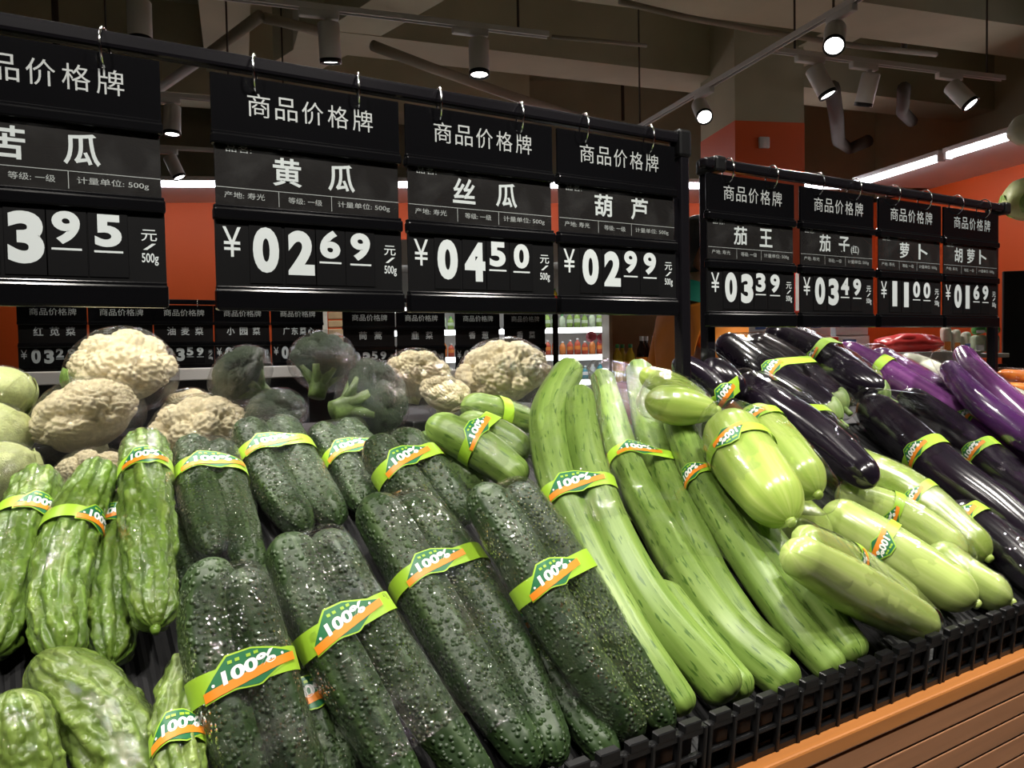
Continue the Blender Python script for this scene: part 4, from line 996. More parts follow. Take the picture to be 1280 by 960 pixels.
# ------------------------------------------------------------------ price signs
SW, SH = 0.2633, 0.306
def price_sign(x0, Y, ztop, name, digits, label, unit='500g', grade=True, group=None, front=True, hook_r=0.021, hookz=0.018, bold=0.018, inkname=(0.29, 0.735), origin='寿光', small=None):
    """hanging three tier price board facing -Y; x0 left edge"""
    t = thing('price_sign', label, 'price sign', (x0 + SW / 2, Y, ztop - SH), group)
    T = 0.006
    def P(u, d, lift): return np.stack([x0 + np.asarray(u, float) * SW, np.full(len(u), Y - T - lift), ztop - np.asarray(d, float)], 1)
    def plate(nm, u0, u1, d0, d1, th, mat, par=t, y0=0.0, bev=0.001): return part(nm, box2((x0 + u0 * SW, Y - th, ztop - d1), (x0 + u1 * SW, Y + y0, ztop - d0), bev), mat, par, smooth=False)
    def txt(nm, s, u0, u1, d0, d1, mat, par, lift, b=0.0):
        V, F = text_fit(s, u0, u1, -d1, -d0, b)
        return part(nm, (P(V[:, 0], -V[:, 1], lift), F), mat, par, smooth=False)
    hd_ = plate('header_board', 0, 1, 0.0, 0.082, 0.005, 'black_gloss')
    if front:
        for i_, ch in enumerate('商品价格牌'): txt('header_character', ch, 0.175 + i_ * 0.1385, 0.175 + i_ * 0.1385 + 0.114, 0.020, 0.0505, 'print_grey', hd_, 0.0 - T + 0.0055, 0.0)
    else: txt('header_lettering', '商品价格牌', 0.175, 0.845, 0.020, 0.0505, 'print_grey', hd_, 0.0 - T + 0.0055, 0.0)
    nc = plate('name_card', 0.01, 0.99, 0.090, 0.172, 0.003, 'sign_card')
    nn_ = len(name); cw = 0.15 if nn_ < 3 else (0.14 if nn_ == 3 else 0.125)
    for i_, ch in enumerate(name):
        ua = inkname[0] + (inkname[1] - inkname[0] - cw) * (i_ / max(1, nn_ - 1))
        txt('name_character', ch, ua, ua + cw, 0.100, 0.138, 'print_white', nc, -T + 0.0035, bold)
    if small: txt('name_suffix', small, inkname[1] + 0.02, inkname[1] + 0.13, 0.118, 0.139, 'print_white', nc, -T + 0.0035, 0.008)
    if front:
        txt('name_caption', '品名:', 0.065, 0.19, 0.0905, 0.0995, 'print_grey', nc, -T + 0.0035)
        part('rule', (np.vstack([P([0.01, 0.99, 0.99, 0.01], [0.1462, 0.1462, 0.1454, 0.1454], -T + 0.0036)]), [(0, 1, 2, 3)]), 'print_grey', nc, smooth=False)
        for u in (0.32, 0.60):
            part('divider', (P([u, u + 0.003, u + 0.003, u], [0.1665, 0.1665, 0.146, 0.146], -T + 0.0036), [(0, 1, 2, 3)]), 'print_grey', nc, smooth=False)
        txt('origin_lettering', '产地: ' + origin, 0.05, 0.25, 0.151, 0.1595, 'print_grey', nc, -T + 0.0036)
        txt('grade_lettering', '等级: 一级', 0.37, 0.55, 0.152, 0.1605, 'print_grey', nc, -T + 0.0036)
        txt('measure_lettering', '计量单位: 500g', 0.635, 0.935, 0.1515, 0.161, 'print_grey', nc, -T + 0.0036)
        # clear wrinkled sleeve over the name card
        nu, nv = 40, 14; U, Dd = np.meshgrid(np.linspace(0.012, 0.988, nu), np.linspace(0.088, 0.172, nv))
        lf = 0.0045 + 0.0020 * vnoise(np.stack([U * 7 + x0 * 9, Dd * 30, U * 0], -1), 1.0, 4) - T
        V = np.stack([x0 + U * SW, Y - T - lf, ztop - Dd], -1).reshape(-1, 3)
        part('clear_sleeve', (V, [(j * nu + i, j * nu + i + 1, (j + 1) * nu + i + 1, (j + 1) * nu + i) for j in range(nv - 1) for i in range(nu - 1)]), 'film_sleeve', t)
    # glossy channels between the tiers
    for nm, d0, d1, th in (('upper_channel', 0.073, 0.0915, 0.011), ('middle_channel', 0.1685, 0.189, 0.011), ('bottom_channel', 0.274, 0.306, 0.011)):
        part(nm, merge(box2((x0 - 0.001, Y - th, ztop - d1), (x0 + SW + 0.001, Y + 0.006, ztop - d0 - 0.004), 0.003), box2((x0, Y - th * 0.6, ztop - d0 - 0.005), (x0 + SW, Y + 0.004, ztop - d0), 0.0015)), 'black_gloss', t, smooth=False)
    pb = plate('price_board', 0, 1, 0.184, 0.280, 0.004, 'black_plastic')
    txt('currency_mark', '¥', 0.036, 0.124, 0.197, 0.236, 'print_white', pb, -T + 0.0045, -0.008)
    spots = [(0.180, 0.312, 0.195, 0.2555), (0.358, 0.497, 0.1965, 0.257), (0.528, 0.640, 0.1935, 0.2325), (0.698, 0.810, 0.1945, 0.2335)]
    for k, ch in enumerate(digits):
        u0, u1, d0, d1 = spots[k]
        if ch == ' ': continue
        um = (u0 + u1) / 2
        cd = plate('digit_card', um - 0.083, um + 0.083, 0.190, 0.270, 0.0052, 'digit_card', bev=0.0006)
        if ch == '1': u0, u1 = um - 0.045, um + 0.030
        V, F = text_fit(ch, u0, u1, -d1, -d0, 0.050 if k < 2 else 0.042)
        VF = (P(V[:, 0], -V[:, 1], -T + 0.0057), F)
        if k > 1:
            VF = merge(VF, (P([u0 - 0.004, u1 + 0.004, u1 + 0.004, u0 - 0.004], [d1 + 0.0070, d1 + 0.0070, d1 + 0.0045, d1 + 0.0045], -T + 0.0057), [(0, 1, 2, 3)]))
        part('digit', VF, 'print_white', cd, smooth=False)
    V1, F1 = text_fit('元', 0.893, 0.962, -0.2235, -0.2095, 0.004); V2, F2 = text_fit('/', 0.90, 0.957, -0.2345, -0.2265, 0.01); V3, F3 = text_fit(unit, 0.893, 0.966, -0.2535, -0.2385, 0.012)
    vf = merge(*[(P(V[:, 0], -V[:, 1], -T + 0.0045), F) for V, F in ((V1, F1), (V2, F2), (V3, F3))])
    part('unit_lettering', vf, 'print_white', pb, smooth=False)
    return t
def hook(parent_sign, x, Y, zc, R):
    part('hook_ring', torus((x, Y - 0.002, zc), (1, -0.35, 0), R, 0.0016, 30, 8), 'chrome', parent_sign)

YL, ZTL, XL0, PITL = 1.10, 1.669, 0.2464, SW + 0.0104
RZL = 1.686
def rail_frame(xa, xb, Y, z, label, ends, zlow, back=0.0):
    t = thing('sign_rail', label, 'sign rail', ((xa + xb) / 2, Y, zlow))
    part('crossbar', box2((xa, Y - 0.011, z - 0.0105), (xb, Y + 0.011, z + 0.0105), 0.005), 'rail_black', t, smooth=False)
    for xe in ends:
        part('post', box2((xe - 0.0115, Y - 0.0115 + back, zlow), (xe + 0.0115, Y + 0.0115 + back, z + (0.012 if back else 0)), 0.004), 'rail_black', t, smooth=False)
        part('elbow', box2((xe - 0.017, Y - 0.015, z - (0.016 if back else 0.035)), (xe + 0.015, Y + 0.015 + back, z + 0.016), 0.006), 'black_plastic', t, smooth=False)
    return t
rail_frame(-1.2, 1.088, YL, RZL, 'black tubular rail holding the four large price signs', [1.076, -1.19], 1.06)
YR, ZTR, XR0, PITR = 1.163, 1.651, 1.2035, SW + 0.0197
RZR = 1.670
rail_frame(1.195, 2.345, YR, RZR, 'black tubular rail holding the eggplant and radish price signs', [1.236, 2.345], 1.06, 0.028)
signs_L = [(-1, '苦瓜', ' 395', (0.29, 0.735)), (0, '黄瓜', '0269', (0.293, 0.735)), (1, '丝瓜', '0450', (0.293, 0.735)), (2, '葫芦', '0299', (0.293, 0.75))]
DESC = {'苦瓜': 'bitter melon price sign reading 苦瓜 3.95 at end of the rail', '黄瓜': 'cucumber price sign reading 黄瓜 02.69', '丝瓜': 'luffa price sign reading 丝瓜 04.50', '葫芦': 'gourd price sign reading 葫芦 02.99',
        '茄王': 'eggplant price sign reading 茄王 03.39', '茄子': 'purple eggplant price sign reading 茄子 03.49', '萝卜': 'radish price sign reading 萝卜 11.00', '胡萝卜': 'carrot price sign reading 胡萝卜 01.69'}
RL = 0.0245
for k, nm, dg, ik in signs_L:
    x0 = XL0 + k * PITL
    if k == -1: x0 = XL0 - 0.060 - SW; dg = '0395'
    t = price_sign(x0, YL, ZTL + (0.0 if k >= 0 else 0.002), nm, dg, DESC[nm], inkname=ik, group='large hanging price signs')
    for u in (0.22, 0.77): hook(t, x0 + u * SW, YL, RZL - 0.010, RL)
for k, nm, dg, ik, un, sm in [(0, '茄王', '0339', (0.29, 0.735), '500g', None), (1, '茄子', '0349', (0.25, 0.66), '500g', '(红)'), (2, '萝卜', '1100', (0.33, 0.78), '500g', None), (3, '胡萝卜', '0169', (0.2, 0.79), '500g', None)]:
    x0 = XR0 + k * PITR - (0.008 if k == 3 else 0)
    t = price_sign(x0, YR, ZTR, nm, dg, DESC[nm], unit=un, inkname=ik, group='large hanging price signs', small=sm)
    for u in (0.24, 0.74): hook(t, x0 + u * SW, YR, RZR - 0.009, RL)

# second row of signs on the island behind
def back_island(xa, xb, Y, z0, label):
    t = thing('display_island', label, 'display island', ((xa + xb) / 2, Y + 0.4, 0))
    part('cabinet', box2((xa, Y - 0.1, 0), (xb, Y + 0.9, z0), 0.01), 'black_matte', t, smooth=False)
    part('front_rail', box2((xa, Y - 0.13, z0 - 0.02), (xb, Y - 0.09, z0 + 0.035), 0.004), 'white_paint', t, smooth=False)
    part('sign_bar', box2((xa, Y - 0.011, 1.555), (xb, Y + 0.011, 1.577), 0.004), 'rail_black', t, smooth=False)
    for x in (xa + 0.01, xb - 0.01): part('post', box2((x - 0.012, Y - 0.012, z0 - 0.05), (x + 0.012, Y + 0.012, 1.57), 0.003), 'rail_black', t, smooth=False)
back_island(-0.2, 1.30, 4.0, 1.225, 'black display island behind cauliflowers with a pale front rail')
back_island(1.38, 2.60, 3.62, 1.19, 'black display island behind broccoli with herb price signs')
for x0, nm, dg in [(0.105, '红苋菜', '0329'), (0.372, '毛白菜', '0259'), (0.632, '油麦菜', '0359'), (0.90, '小园菜', '0199'), (1.165, '广东菜心', '0259')]:
    t = price_sign(x0 - 0.02, 3.984 if nm == '油麦菜' else (4.0 if x0 < 1.1 else 3.984), 1.55, nm, dg, 'price sign for %s on the island behind' % {'红苋菜': 'red amaranth', '毛白菜': 'young white cabbage', '油麦菜': 'leaf lettuce', '小园菜': 'small garden greens', '广东菜心': 'choy sum'}[nm], front=False, group='price signs on the islands behind', inkname=(0.22, 0.82))
    hook(t, x0 + 0.05, 4.0, 1.555, 0.022); hook(t, x0 + 0.18, 4.0, 1.555, 0.022)
for x0, nm, dg in [(1.375, '茼蒿', '0359'), (1.645, '韭菜', '0289'), (1.965, '香葱', '0459'), (2.255, '香菜', '0459')]:
    t = price_sign(x0 - 0.01, 3.6, 1.515, nm, dg, 'price sign for %s on the herb island behind' % {'茼蒿': 'crown daisy', '韭菜': 'garlic chives', '香葱': 'spring onion', '香菜': 'coriander'}[nm], front=False, group='price signs on the islands behind', inkname=(0.3, 0.74))
    hook(t, x0 + 0.05, 3.6, 1.533, 0.026); hook(t, x0 + 0.18, 3.6, 1.533, 0.026)

# ------------------------------------------------------------------ shelves, drinks and goods behind
simple('carton_white', (0.75, 0.78, 0.82), 0.5); simple('carton_blue', (0.06, 0.12, 0.42), 0.5); simple('red_bag', (0.80, 0.06, 0.06), 0.25, bump=0.8, bscale=18)
simple('bag_green', (0.10, 0.42, 0.10), 0.35); simple('bag_pale', (0.66, 0.78, 0.58), 0.4, var=0.15, vscale=20, bump=0.5, bscale=30)
simple('drink_yellow', (0.62, 0.42, 0.03), 0.15); simple('drink_green', (0.30, 0.46, 0.10), 0.2); simple('drink_red', (0.62, 0.10, 0.05), 0.2); simple('drink_orange', (0.85, 0.30, 0.08), 0.2)
simple('drink_teal', (0.03, 0.30, 0.42), 0.2); simple('drink_cola', (0.020, 0.008, 0.005), 0.1); simple('cap_red', (0.6, 0.03, 0.03), 0.4); simple('cap_white', (0.75, 0.75, 0.75), 0.4); simple('cap_green', (0.05, 0.3, 0.08), 0.4)
simple('label_red', (0.65, 0.03, 0.03), 0.4); simple('label_orange', (0.85, 0.35, 0.05), 0.4); simple('cabinet_wood', (0.42, 0.27, 0.15), 0.5, var=0.1)
simple('poster_red', (0.75, 0.04, 0.03), 0.45); simple('tray_grey', (0.55, 0.55, 0.53), 0.5); simple('pink_net', (0.75, 0.15, 0.22), 0.6, bump=1.0, bscale=60)
simple('crate', (0.60, 0.42, 0.24), 0.6, var=0.2); simple('paper', (0.75, 0.72, 0.64), 0.7, var=0.12, vscale=40)
def bottle(base, h, r, mat, capm, labm, label, cat='bottle', group=None, name='drink_bottle'):
    t = thing(name, label, cat, base, group)
    part('bottle_body', lathe(base, (0, 0, 1), [(0, 0), (0, r * .85), (h * .03, r), (h * .3, r * .97), (h * .55, r), (h * .72, r * .85), (h * .85, r * .4), (h * .92, r * .36), (h * .93, 0)], 14), mat, t)
    part('cap', lathe(base, (0, 0, 1), [(h * .90, r * .42), (h, r * .42), (h, 0)], 12), capm, t)
    part('paper_label', lathe(base, (0, 0, 1), [(h * .30, r * 1.01), (h * .54, r * 1.02)], 14), labm, t)
# chilled drink cabinet
DF = 6.4
fa = atd(470, 430, DF); fb = atd(765, 430, DF)
fx = fb - fa; fx[2] = 0; FWd = np.linalg.norm(fx); fx /= FWd; fy = np.array([-fx[1], fx[0], 0])
fo = np.array([fa[0], fa[1], 0])
fr_ = thing('drinks_chiller', 'open white chiller with lit shelves of bottles behind the price signs', 'chiller', fo + fx * FWd / 2)
def fbx(a0, a1, n0, n1, z0, z1, bev=0.004): return box(fo + fx * (a0 + a1) / 2 + fy * (n0 + n1) / 2 + np.array([0, 0, (z0 + z1) / 2]), (a1 - a0, n1 - n0, z1 - z0), bev, fx, fy, bz)
part('back_panel', fbx(0, FWd, 0.50, 0.54, 0, 2.0), 'white_paint', fr_, smooth=False)
part('side_panel', fbx(-0.04, 0, 0, 0.54, 0, 2.0), 'white_paint', fr_, smooth=False); part('side_panel', fbx(FWd, FWd + 0.03, 0, 0.54, 0, 2.0), 'white_paint', fr_, smooth=False)
part('canopy', fbx(-0.04, FWd + 0.03, -0.05, 0.54, 2.0, 2.2), 'white_paint', fr_, smooth=False); part('base', fbx(0, FWd, 0, 0.5, 0, 0.75), 'white_paint', fr_, smooth=False)
rows = [(409, 'drink_green', 'cap_green', 'bag_pale', 'green'), (443, 'drink_red', 'cap_white', 'drink_orange', 'red'), (474, 'drink_teal', 'cap_white', 'carton_white', 'teal'), (380, 'drink_yellow', 'cap_green', 'label_red', 'yellow')]
for (py, m1, cm, lm, cn) in rows:
    zs = atd(725, py, DF + 0.1)[2]
    sh = part('shelf', fbx(0, FWd, 0.08, 0.5, zs - 0.03, zs), 'white_paint', fr_, smooth=False)
    part('shelf_light', fbx(0.01, FWd - 0.01, 0.06, 0.078, zs - 0.045, zs - 0.004, 0.002), 'shelf_led', sh, smooth=False)
    for k in range(int(FWd / 0.060)):
        a = 0.04 + k * 0.060
        px = 640 + FPX * ((fo + fx * a + fy * 0.15 - CAM) @ Rt) / ((fo + fx * a - CAM) @ Vd)
        if not (484 < px < 500 or 553 < px < 574 or 685 < px < 766): continue
        mm = m1 if (k % 4) else lm
        bottle(fo + fx * a + fy * 0.16 + np.array([0, 0, zs + 0.001]), 0.105 + 0.012 * (k % 3), 0.026, mm, cm, lm, 'small %s drink bottle on a lit chiller shelf' % cn, group='%s bottles in the chiller' % cn)
nb_ = atd(749, 421, DF - 0.05)
# pink net bags hanging in the chiller front
for k, (x, y) in enumerate([(739, 421), (753, 423)]):
    c = atd(x, y, DF - 0.12); V, F = I4
    tag(part('snack_bag', (V * (0.035 * (1 + 0.3 * vnoise(V, 3, k)))[:, None] + c, F), 'pink_net', None), 'pink crinkled snack bag hanging in front of chiller shelf', 'bag', 'pink snack bags')
# wooden drink stand with large bottles
DW = 5.3
wa = atd(766, 470, DW); wb = atd(822, 470, DW); wx = wb - wa; wx[2] = 0; WW = np.linalg.norm(wx); wx /= WW; wy = np.array([-wx[1], wx[0], 0]); wo = np.array([wa[0], wa[1], 0]); zsh = atd(790, 478, DW)[2]
ws = thing('drink_stand', 'pale wooden stand holding large drink bottles beside orange jacket', 'shelf', wo + wx * WW / 2)
def wbx(a0, a1, n0, n1, z0, z1): return box(wo + wx * (a0 + a1) / 2 + wy * (n0 + n1) / 2 + np.array([0, 0, (z0 + z1) / 2]), (a1 - a0, n1 - n0, z1 - z0), 0.004, wx, wy, bz)
part('shelf', wbx(0, WW + 0.25, 0, 0.4, zsh - 0.04, zsh), 'cabinet_wood', ws, smooth=False); part('back_panel', wbx(0, WW + 0.25, 0.4, 0.43, 0, 1.75), 'cabinet_wood', ws, smooth=False)
part('side_panel', wbx(-0.02, 0, 0.0, 0.43, 0, 1.75), 'cabinet_wood', ws, smooth=False); part('plinth', wbx(0, WW + 0.25, 0.02, 0.4, 0, zsh - 0.04), 'cabinet_wood', ws, smooth=False); part('top_panel', wbx(-0.02, WW + 0.25, 0, 0.43, 1.72, 1.76), 'cabinet_wood', ws, smooth=False)
for a_, n_ in ((0.040, 0.06), (0.085, 0.15), (0.125, 0.06)): bottle(wo + wx * a_ + wy * n_ + np.array([0, 0, zsh + 0.001]), 0.25, 0.034, 'drink_yellow', 'cap_green', 'label_orange', 'large yellow drink bottle on the wooden stand', group='yellow bottles on the stand')
for a_, n_ in ((0.200, 0.06), (0.245, 0.15), (0.285, 0.06), (0.332, 0.15)): bottle(wo + wx * a_ + wy * n_ + np.array([0, 0, zsh + 0.001]), 0.30, 0.035, 'drink_cola', 'cap_white', 'badge_orange', 'large dark cola bottle on the wooden stand', group='dark bottles on the stand')
# cardboard crate and paper notice between the island signs
cc_ = atd(411, 405, 4.4)
cr = thing('cardboard_crate', 'brown slatted crate with a paper notice behind island signs', 'crate', cc_ - np.array([0, 0, 0.12]))
part('notice', box(cc_ + Rt * -0.035 - Vd * 0.03, (0.07, 0.006, 0.17), 0.001, _r, np.cross(bz, _r), bz), 'paper', cr, smooth=False)
for k in range(5): part('slat', box(cc_ + Rt * 0.045 + np.array([0, 0, -0.09 + k * 0.045]), (0.085, 0.05, 0.036), 0.004, _r, np.cross(bz, _r), bz), 'crate', cr, smooth=False)
# goods counter on the right
DG = 3.9
ga = atd(935, 452, DG); gb = atd(1262, 455, DG - 0.25); gx = gb - ga; gx[2] = 0; GW = np.linalg.norm(gx); gx /= GW; gy = np.array([-gx[1], gx[0], 0]); go = np.array([ga[0], ga[1], 0]); zg = atd(1150, 440, DG)[2] - 0.01
gt = thing('goods_counter', 'white topped counter with pale tray edge behind the eggplants', 'counter', go + gx * GW / 2)
def gbx(a0, a1, n0, n1, z0, z1, bev=0.004): return box(go + gx * (a0 + a1) / 2 + gy * (n0 + n1) / 2 + np.array([0, 0, (z0 + z1) / 2]), (a1 - a0, n1 - n0, z1 - z0), bev, gx, gy, bz)
part('tray', merge(gbx(0, GW, 0, 0.6, zg - 0.02, zg), gbx(0, GW - 0.12, -0.015, 0.0, zg - 0.05, zg + 0.012)), 'tray_grey', gt, smooth=False); part('cabinet', gbx(0, GW, 0.03, 0.58, 0, zg - 0.05), 'black_matte', gt, smooth=False)
def gpos(px, n): 
    best = None
    for a in np.linspace(-0.1, GW + 0.1, 300):
        q = go + gx * a + gy * n - CAM; x = 640 + FPX * (q @ Rt) / (q @ Vd)
        if best is None or abs(x - px) < best[0]: best = (abs(x - px), a)
    return best[1]
def carton(px0, px1, n, z, h, label, m='carton_white', pm='carton_blue'):
    a0, a1 = gpos(px0, n), gpos(px1, n)
    t = thing('carton', label, 'carton', go + gx * (a0 + a1) / 2 + gy * (n + 0.08) + np.array([0, 0, z]), 'white cartons on the goods counter')
    part('box_body', gbx(a0 + 0.003, a1 - 0.003, n, n + 0.16, z, z + h, 0.003), m, t, smooth=False)
    part('print_panel', gbx(a0 + (a1 - a0) * .25, a0 + (a1 - a0) * .62, n - 0.002, n + 0.001, z + h * .45, z + h * .8, 0.0005), pm, t, smooth=False)
for i, (x0_, x1_) in enumerate([(936, 974), (975, 1004), (1005, 1042), (1043, 1088)]):
    carton(x0_, x1_, 0.22, zg + 0.001, 0.095, 'white carton with dark blue print, lower row behind the eggplants'); carton(x0_ + 2, x1_ - 1, 0.23, zg + 0.0975, 0.09, 'white carton with dark blue print, stacked on the lower row')
def blob(name, c, s, mat, label, cat, seed, group=None):
    V, F = I4; r = 1 + 0.35 * (vnoise(V, 1.6, seed) - 0.5) + 0.16 * (vnoise(V, 4.5, seed) - 0.5)
    P = V * r[:, None] * np.array(s); P = np.clip(P, [-9, -9, -s[2] * 0.8], 9)
    A = np.array([gx, gy, bz]); return tag(part(name, (P @ A + c, F), mat, None), label, cat, group)
def gc(px, n, dz): return go + gx * gpos(px, n) + gy * n + np.array([0, 0, zg + dz])
blob('plastic_bag', gc(1133, 0.12, 0.045), (0.155, 0.09, 0.058), 'red_bag', 'shiny red plastic bag lying on the white tray', 'bag', 3)
tag(part('folded_box', merge(gbx(gpos(1034, 0.1), gpos(1050, 0.1), 0.1, 0.2, zg, zg + 0.09)), 'poster_red', None, smooth=False), 'small red box in front of the white cartons', 'box')
def packet(name, px0, px1, n, z, h, m1, m2, label, group):
    a0, a1 = gpos(px0, n), gpos(px1, n)
    t = thing(name, label, 'packet', go + gx * (a0 + a1) / 2 + gy * (n + 0.03) + np.array([0, 0, z]), group)
    V, F = gbx(a0 + 0.002, a1 - 0.002, n, n + 0.06, z, z + h, 0.014)
    part('packet_body', (V + 0.006 * (vnoise(V, 40, px0) - 0.5)[:, None], F), m1, t)
    part('print_panel', gbx(a0 + (a1 - a0) * .2, a1 - (a1 - a0) * .2, n - 0.004, n + 0.004, z + h * .12, z + h * .45, 0.002), m2, t, smooth=False)
for k, x in enumerate((1178, 1190, 1203)): packet('food_pack', x, x + 12, 0.14, zg + 0.001, 0.125 - 0.012 * k, 'paper', 'drink_orange' if k < 2 else 'carton_blue', 'pale food pack standing between red bag and green packets', 'pale food packs')
for k, (x, dz) in enumerate(((1216, 0.001), (1233, 0.001))):
    packet('green_packet', x, x + 17, 0.06, zg + dz, 0.085, 'bag_pale', 'carton_white', 'pale green packet lying under a dark green one', 'pale green packets')
    packet('green_packet', x, x + 17, 0.065, zg + 0.088, 0.04, 'bag_green', 'carton_white', 'dark green packet lying on top of a pale green one', 'dark green packets')
pp = atd(992, 365, 5.2)
pst = thing('wall_poster', 'narrow red poster with white lettering seen between two price signs', 'poster', pp - np.array([0, 0, 0.12]))
part('sheet', box(pp, (0.075, 0.01, 0.26), 0.002, _r, np.cross(bz, _r), bz), 'poster_red', pst, smooth=False)
part('white_strip', box(pp + _r * 0.02 - np.cross(bz, _r) * 0.007, (0.022, 0.004, 0.24), 0.001, _r, np.cross(bz, _r), bz), 'white_paint', pst, smooth=False)
# black panel, post and hung produce past the rail end
bp0 = atd(1253, 400, 3.75); bp1 = atd(1330, 400, 3.7)
pd_ = bp1 - bp0; pd_[2] = 0; PLn = np.linalg.norm(pd_); pd_ /= PLn; pn_ = np.array([-pd_[1], pd_[0], 0]); mid_ = (bp0 + bp1) / 2
bpz0, bpz1 = atd(1268, 470, 3.7)[2], atd(1268, 338, 3.7)[2]
blk = thing('black_board', 'black board standing past the end of the radish sign rail', 'board', (mid_[0], mid_[1], 0.0))
part('board', box((mid_[0], mid_[1], (bpz0 + bpz1) / 2), (PLn, 0.02, bpz1 - bpz0), 0.004, pd_, pn_, bz), 'black_matte', blk, smooth=False)
part('stand', box((mid_[0], mid_[1], bpz0 / 2), (0.06, 0.03, bpz0), 0.004, pd_, pn_, bz), 'black_matte', blk, smooth=False)
hp = atd(1302, 250, 3.9)
tag(part('display_post', pipe([(hp[0], hp[1], 0.0), (hp[0], hp[1], 1.2), (hp[0], hp[1], 2.4)], 0.045, 16), 'black_matte', None), 'black post hung with imitation vegetables', 'post')
for (x, y, r_, mt, lb) in [(1281, 163, 0.07, 'radish', 'cream coloured gourd ornament hung high on black post'), (1281, 250, 0.095, 'cabbage', 'green and white cabbage ornament hung on black post')]:
    c = atd(x, y, 3.78); V, F = I4
    t = thing('hanging_ornament', lb, 'ornament', c - np.array([0, 0, r_]))
    part('ornament_body', (V * (r_ * (0.9 + 0.25 * vnoise(V, 2.2, 5)))[:, None] + c, F), mt, t)
    part('hanger', pipe([c + [0, 0, r_ * 0.9], (c + [hp[0], hp[1], c[2]]) / 2 * [1, 1, 0] + [0, 0, c[2] + r_ * 1.6], [*(hp[:2] + (c[:2] - hp[:2]) / np.linalg.norm(c[:2] - hp[:2]) * 0.044), c[2] + r_ * 1.8]], 0.004, 6), 'black_matte', t)
    if mt == 'cabbage':
        for k in range(5):
            o = link('leaf', LEAF, t); o.matrix_local = Matrix.Translation((0, 0, r_)) @ Matrix.Rotation(k * 1.26, 4, 'Z') @ Matrix.Scale(r_ * 1.0, 4)

# ------------------------------------------------------------------ shopper / clerk in an orange jacket
simple('jacket', (0.86, 0.27, 0.025), 0.7, var=0.06, vscale=12, bump=0.6, bscale=14); simple('collar_teal', (0.0, 0.22, 0.15), 0.7); simple('hair', (0.010, 0.008, 0.008), 0.45, bump=0.8, bscale=120, aniso=(1, 1, 0.15))
simple('skin', (0.52, 0.27, 0.16), 0.5, var=0.05); simple('trousers', (0.03, 0.03, 0.045), 0.8); simple('shoe', (0.02, 0.02, 0.02), 0.5); simple('strap', (0.02, 0.02, 0.022), 0.6)
def skin_mesh(name, J, E, root, sub=2, mat='skin'):
    keys = list(J); idx = {k: i for i, k in enumerate(keys)}
    me = bpy.data.meshes.new(name); me.from_pydata([J[k][0] for k in keys], [(idx[a], idx[b]) for a, b in E], [])
    o = bpy.data.objects.new(name, me); COL.objects.link(o)
    o.modifiers.new('skin', 'SKIN'); sk = me.skin_vertices[0].data if me.skin_vertices else None
    if sk is None:
        bpy.context.view_layer.objects.active = o
        bm = bmesh.new(); bm.from_mesh(me); bm.verts.layers.skin.verify(); bm.to_mesh(me); bm.free(); sk = me.skin_vertices[0].data
    for k in keys:
        r = J[k][1]; sk[idx[k]].radius = (r, r) if np.isscalar(r) else r; sk[idx[k]].use_root = (k == root)
    s = o.modifiers.new('sub', 'SUBSURF'); s.levels = sub; s.render_levels = sub
    bpy.context.view_layer.update()
    ev = o.evaluated_get(bpy.context.evaluated_depsgraph_get()); m2 = bpy.data.meshes.new_from_object(ev)
    V = np.array([v.co[:] for v in m2.vertices]); F = [tuple(p.vertices) for p in m2.polygons]
    bpy.data.objects.remove(o, do_unlink=True)
    return V, F
hp_ = atd(872, 300, 2.86)
FA = math.radians(-14)            # facing direction in plan
PX, PY = hp_[0], hp_[1]
def W(V):
    V = np.asarray(V, float); c, s = math.cos(FA), math.sin(FA)
    return np.stack([PX + V[:, 0] * c - V[:, 1] * s, PY + V[:, 0] * s + V[:, 1] * c, V[:, 2]], 1)
HT = -0.005
per = thing('person', 'person in orange jacket with teal collar standing side on behind the price signs', 'person', (PX, PY, 0))
J = {'pel': ((-.02, 0, .96), .12), 'sp': ((-.02, 0, 1.12), .115), 'ch': ((-.01, 0, 1.32), .125), 'nb': ((-.01, 0, 1.47), .07), 'nk': ((.015, 0, 1.53), .055), 'jw': ((.035, 0, 1.58), .07), 'hd': ((.03, 0, 1.66), .088), 'ht': ((.02, 0, 1.72), .07)}
E_ = [('pel', 'sp'), ('sp', 'ch'), ('ch', 'nb'), ('nb', 'nk'), ('nk', 'jw'), ('jw', 'hd'), ('hd', 'ht')]
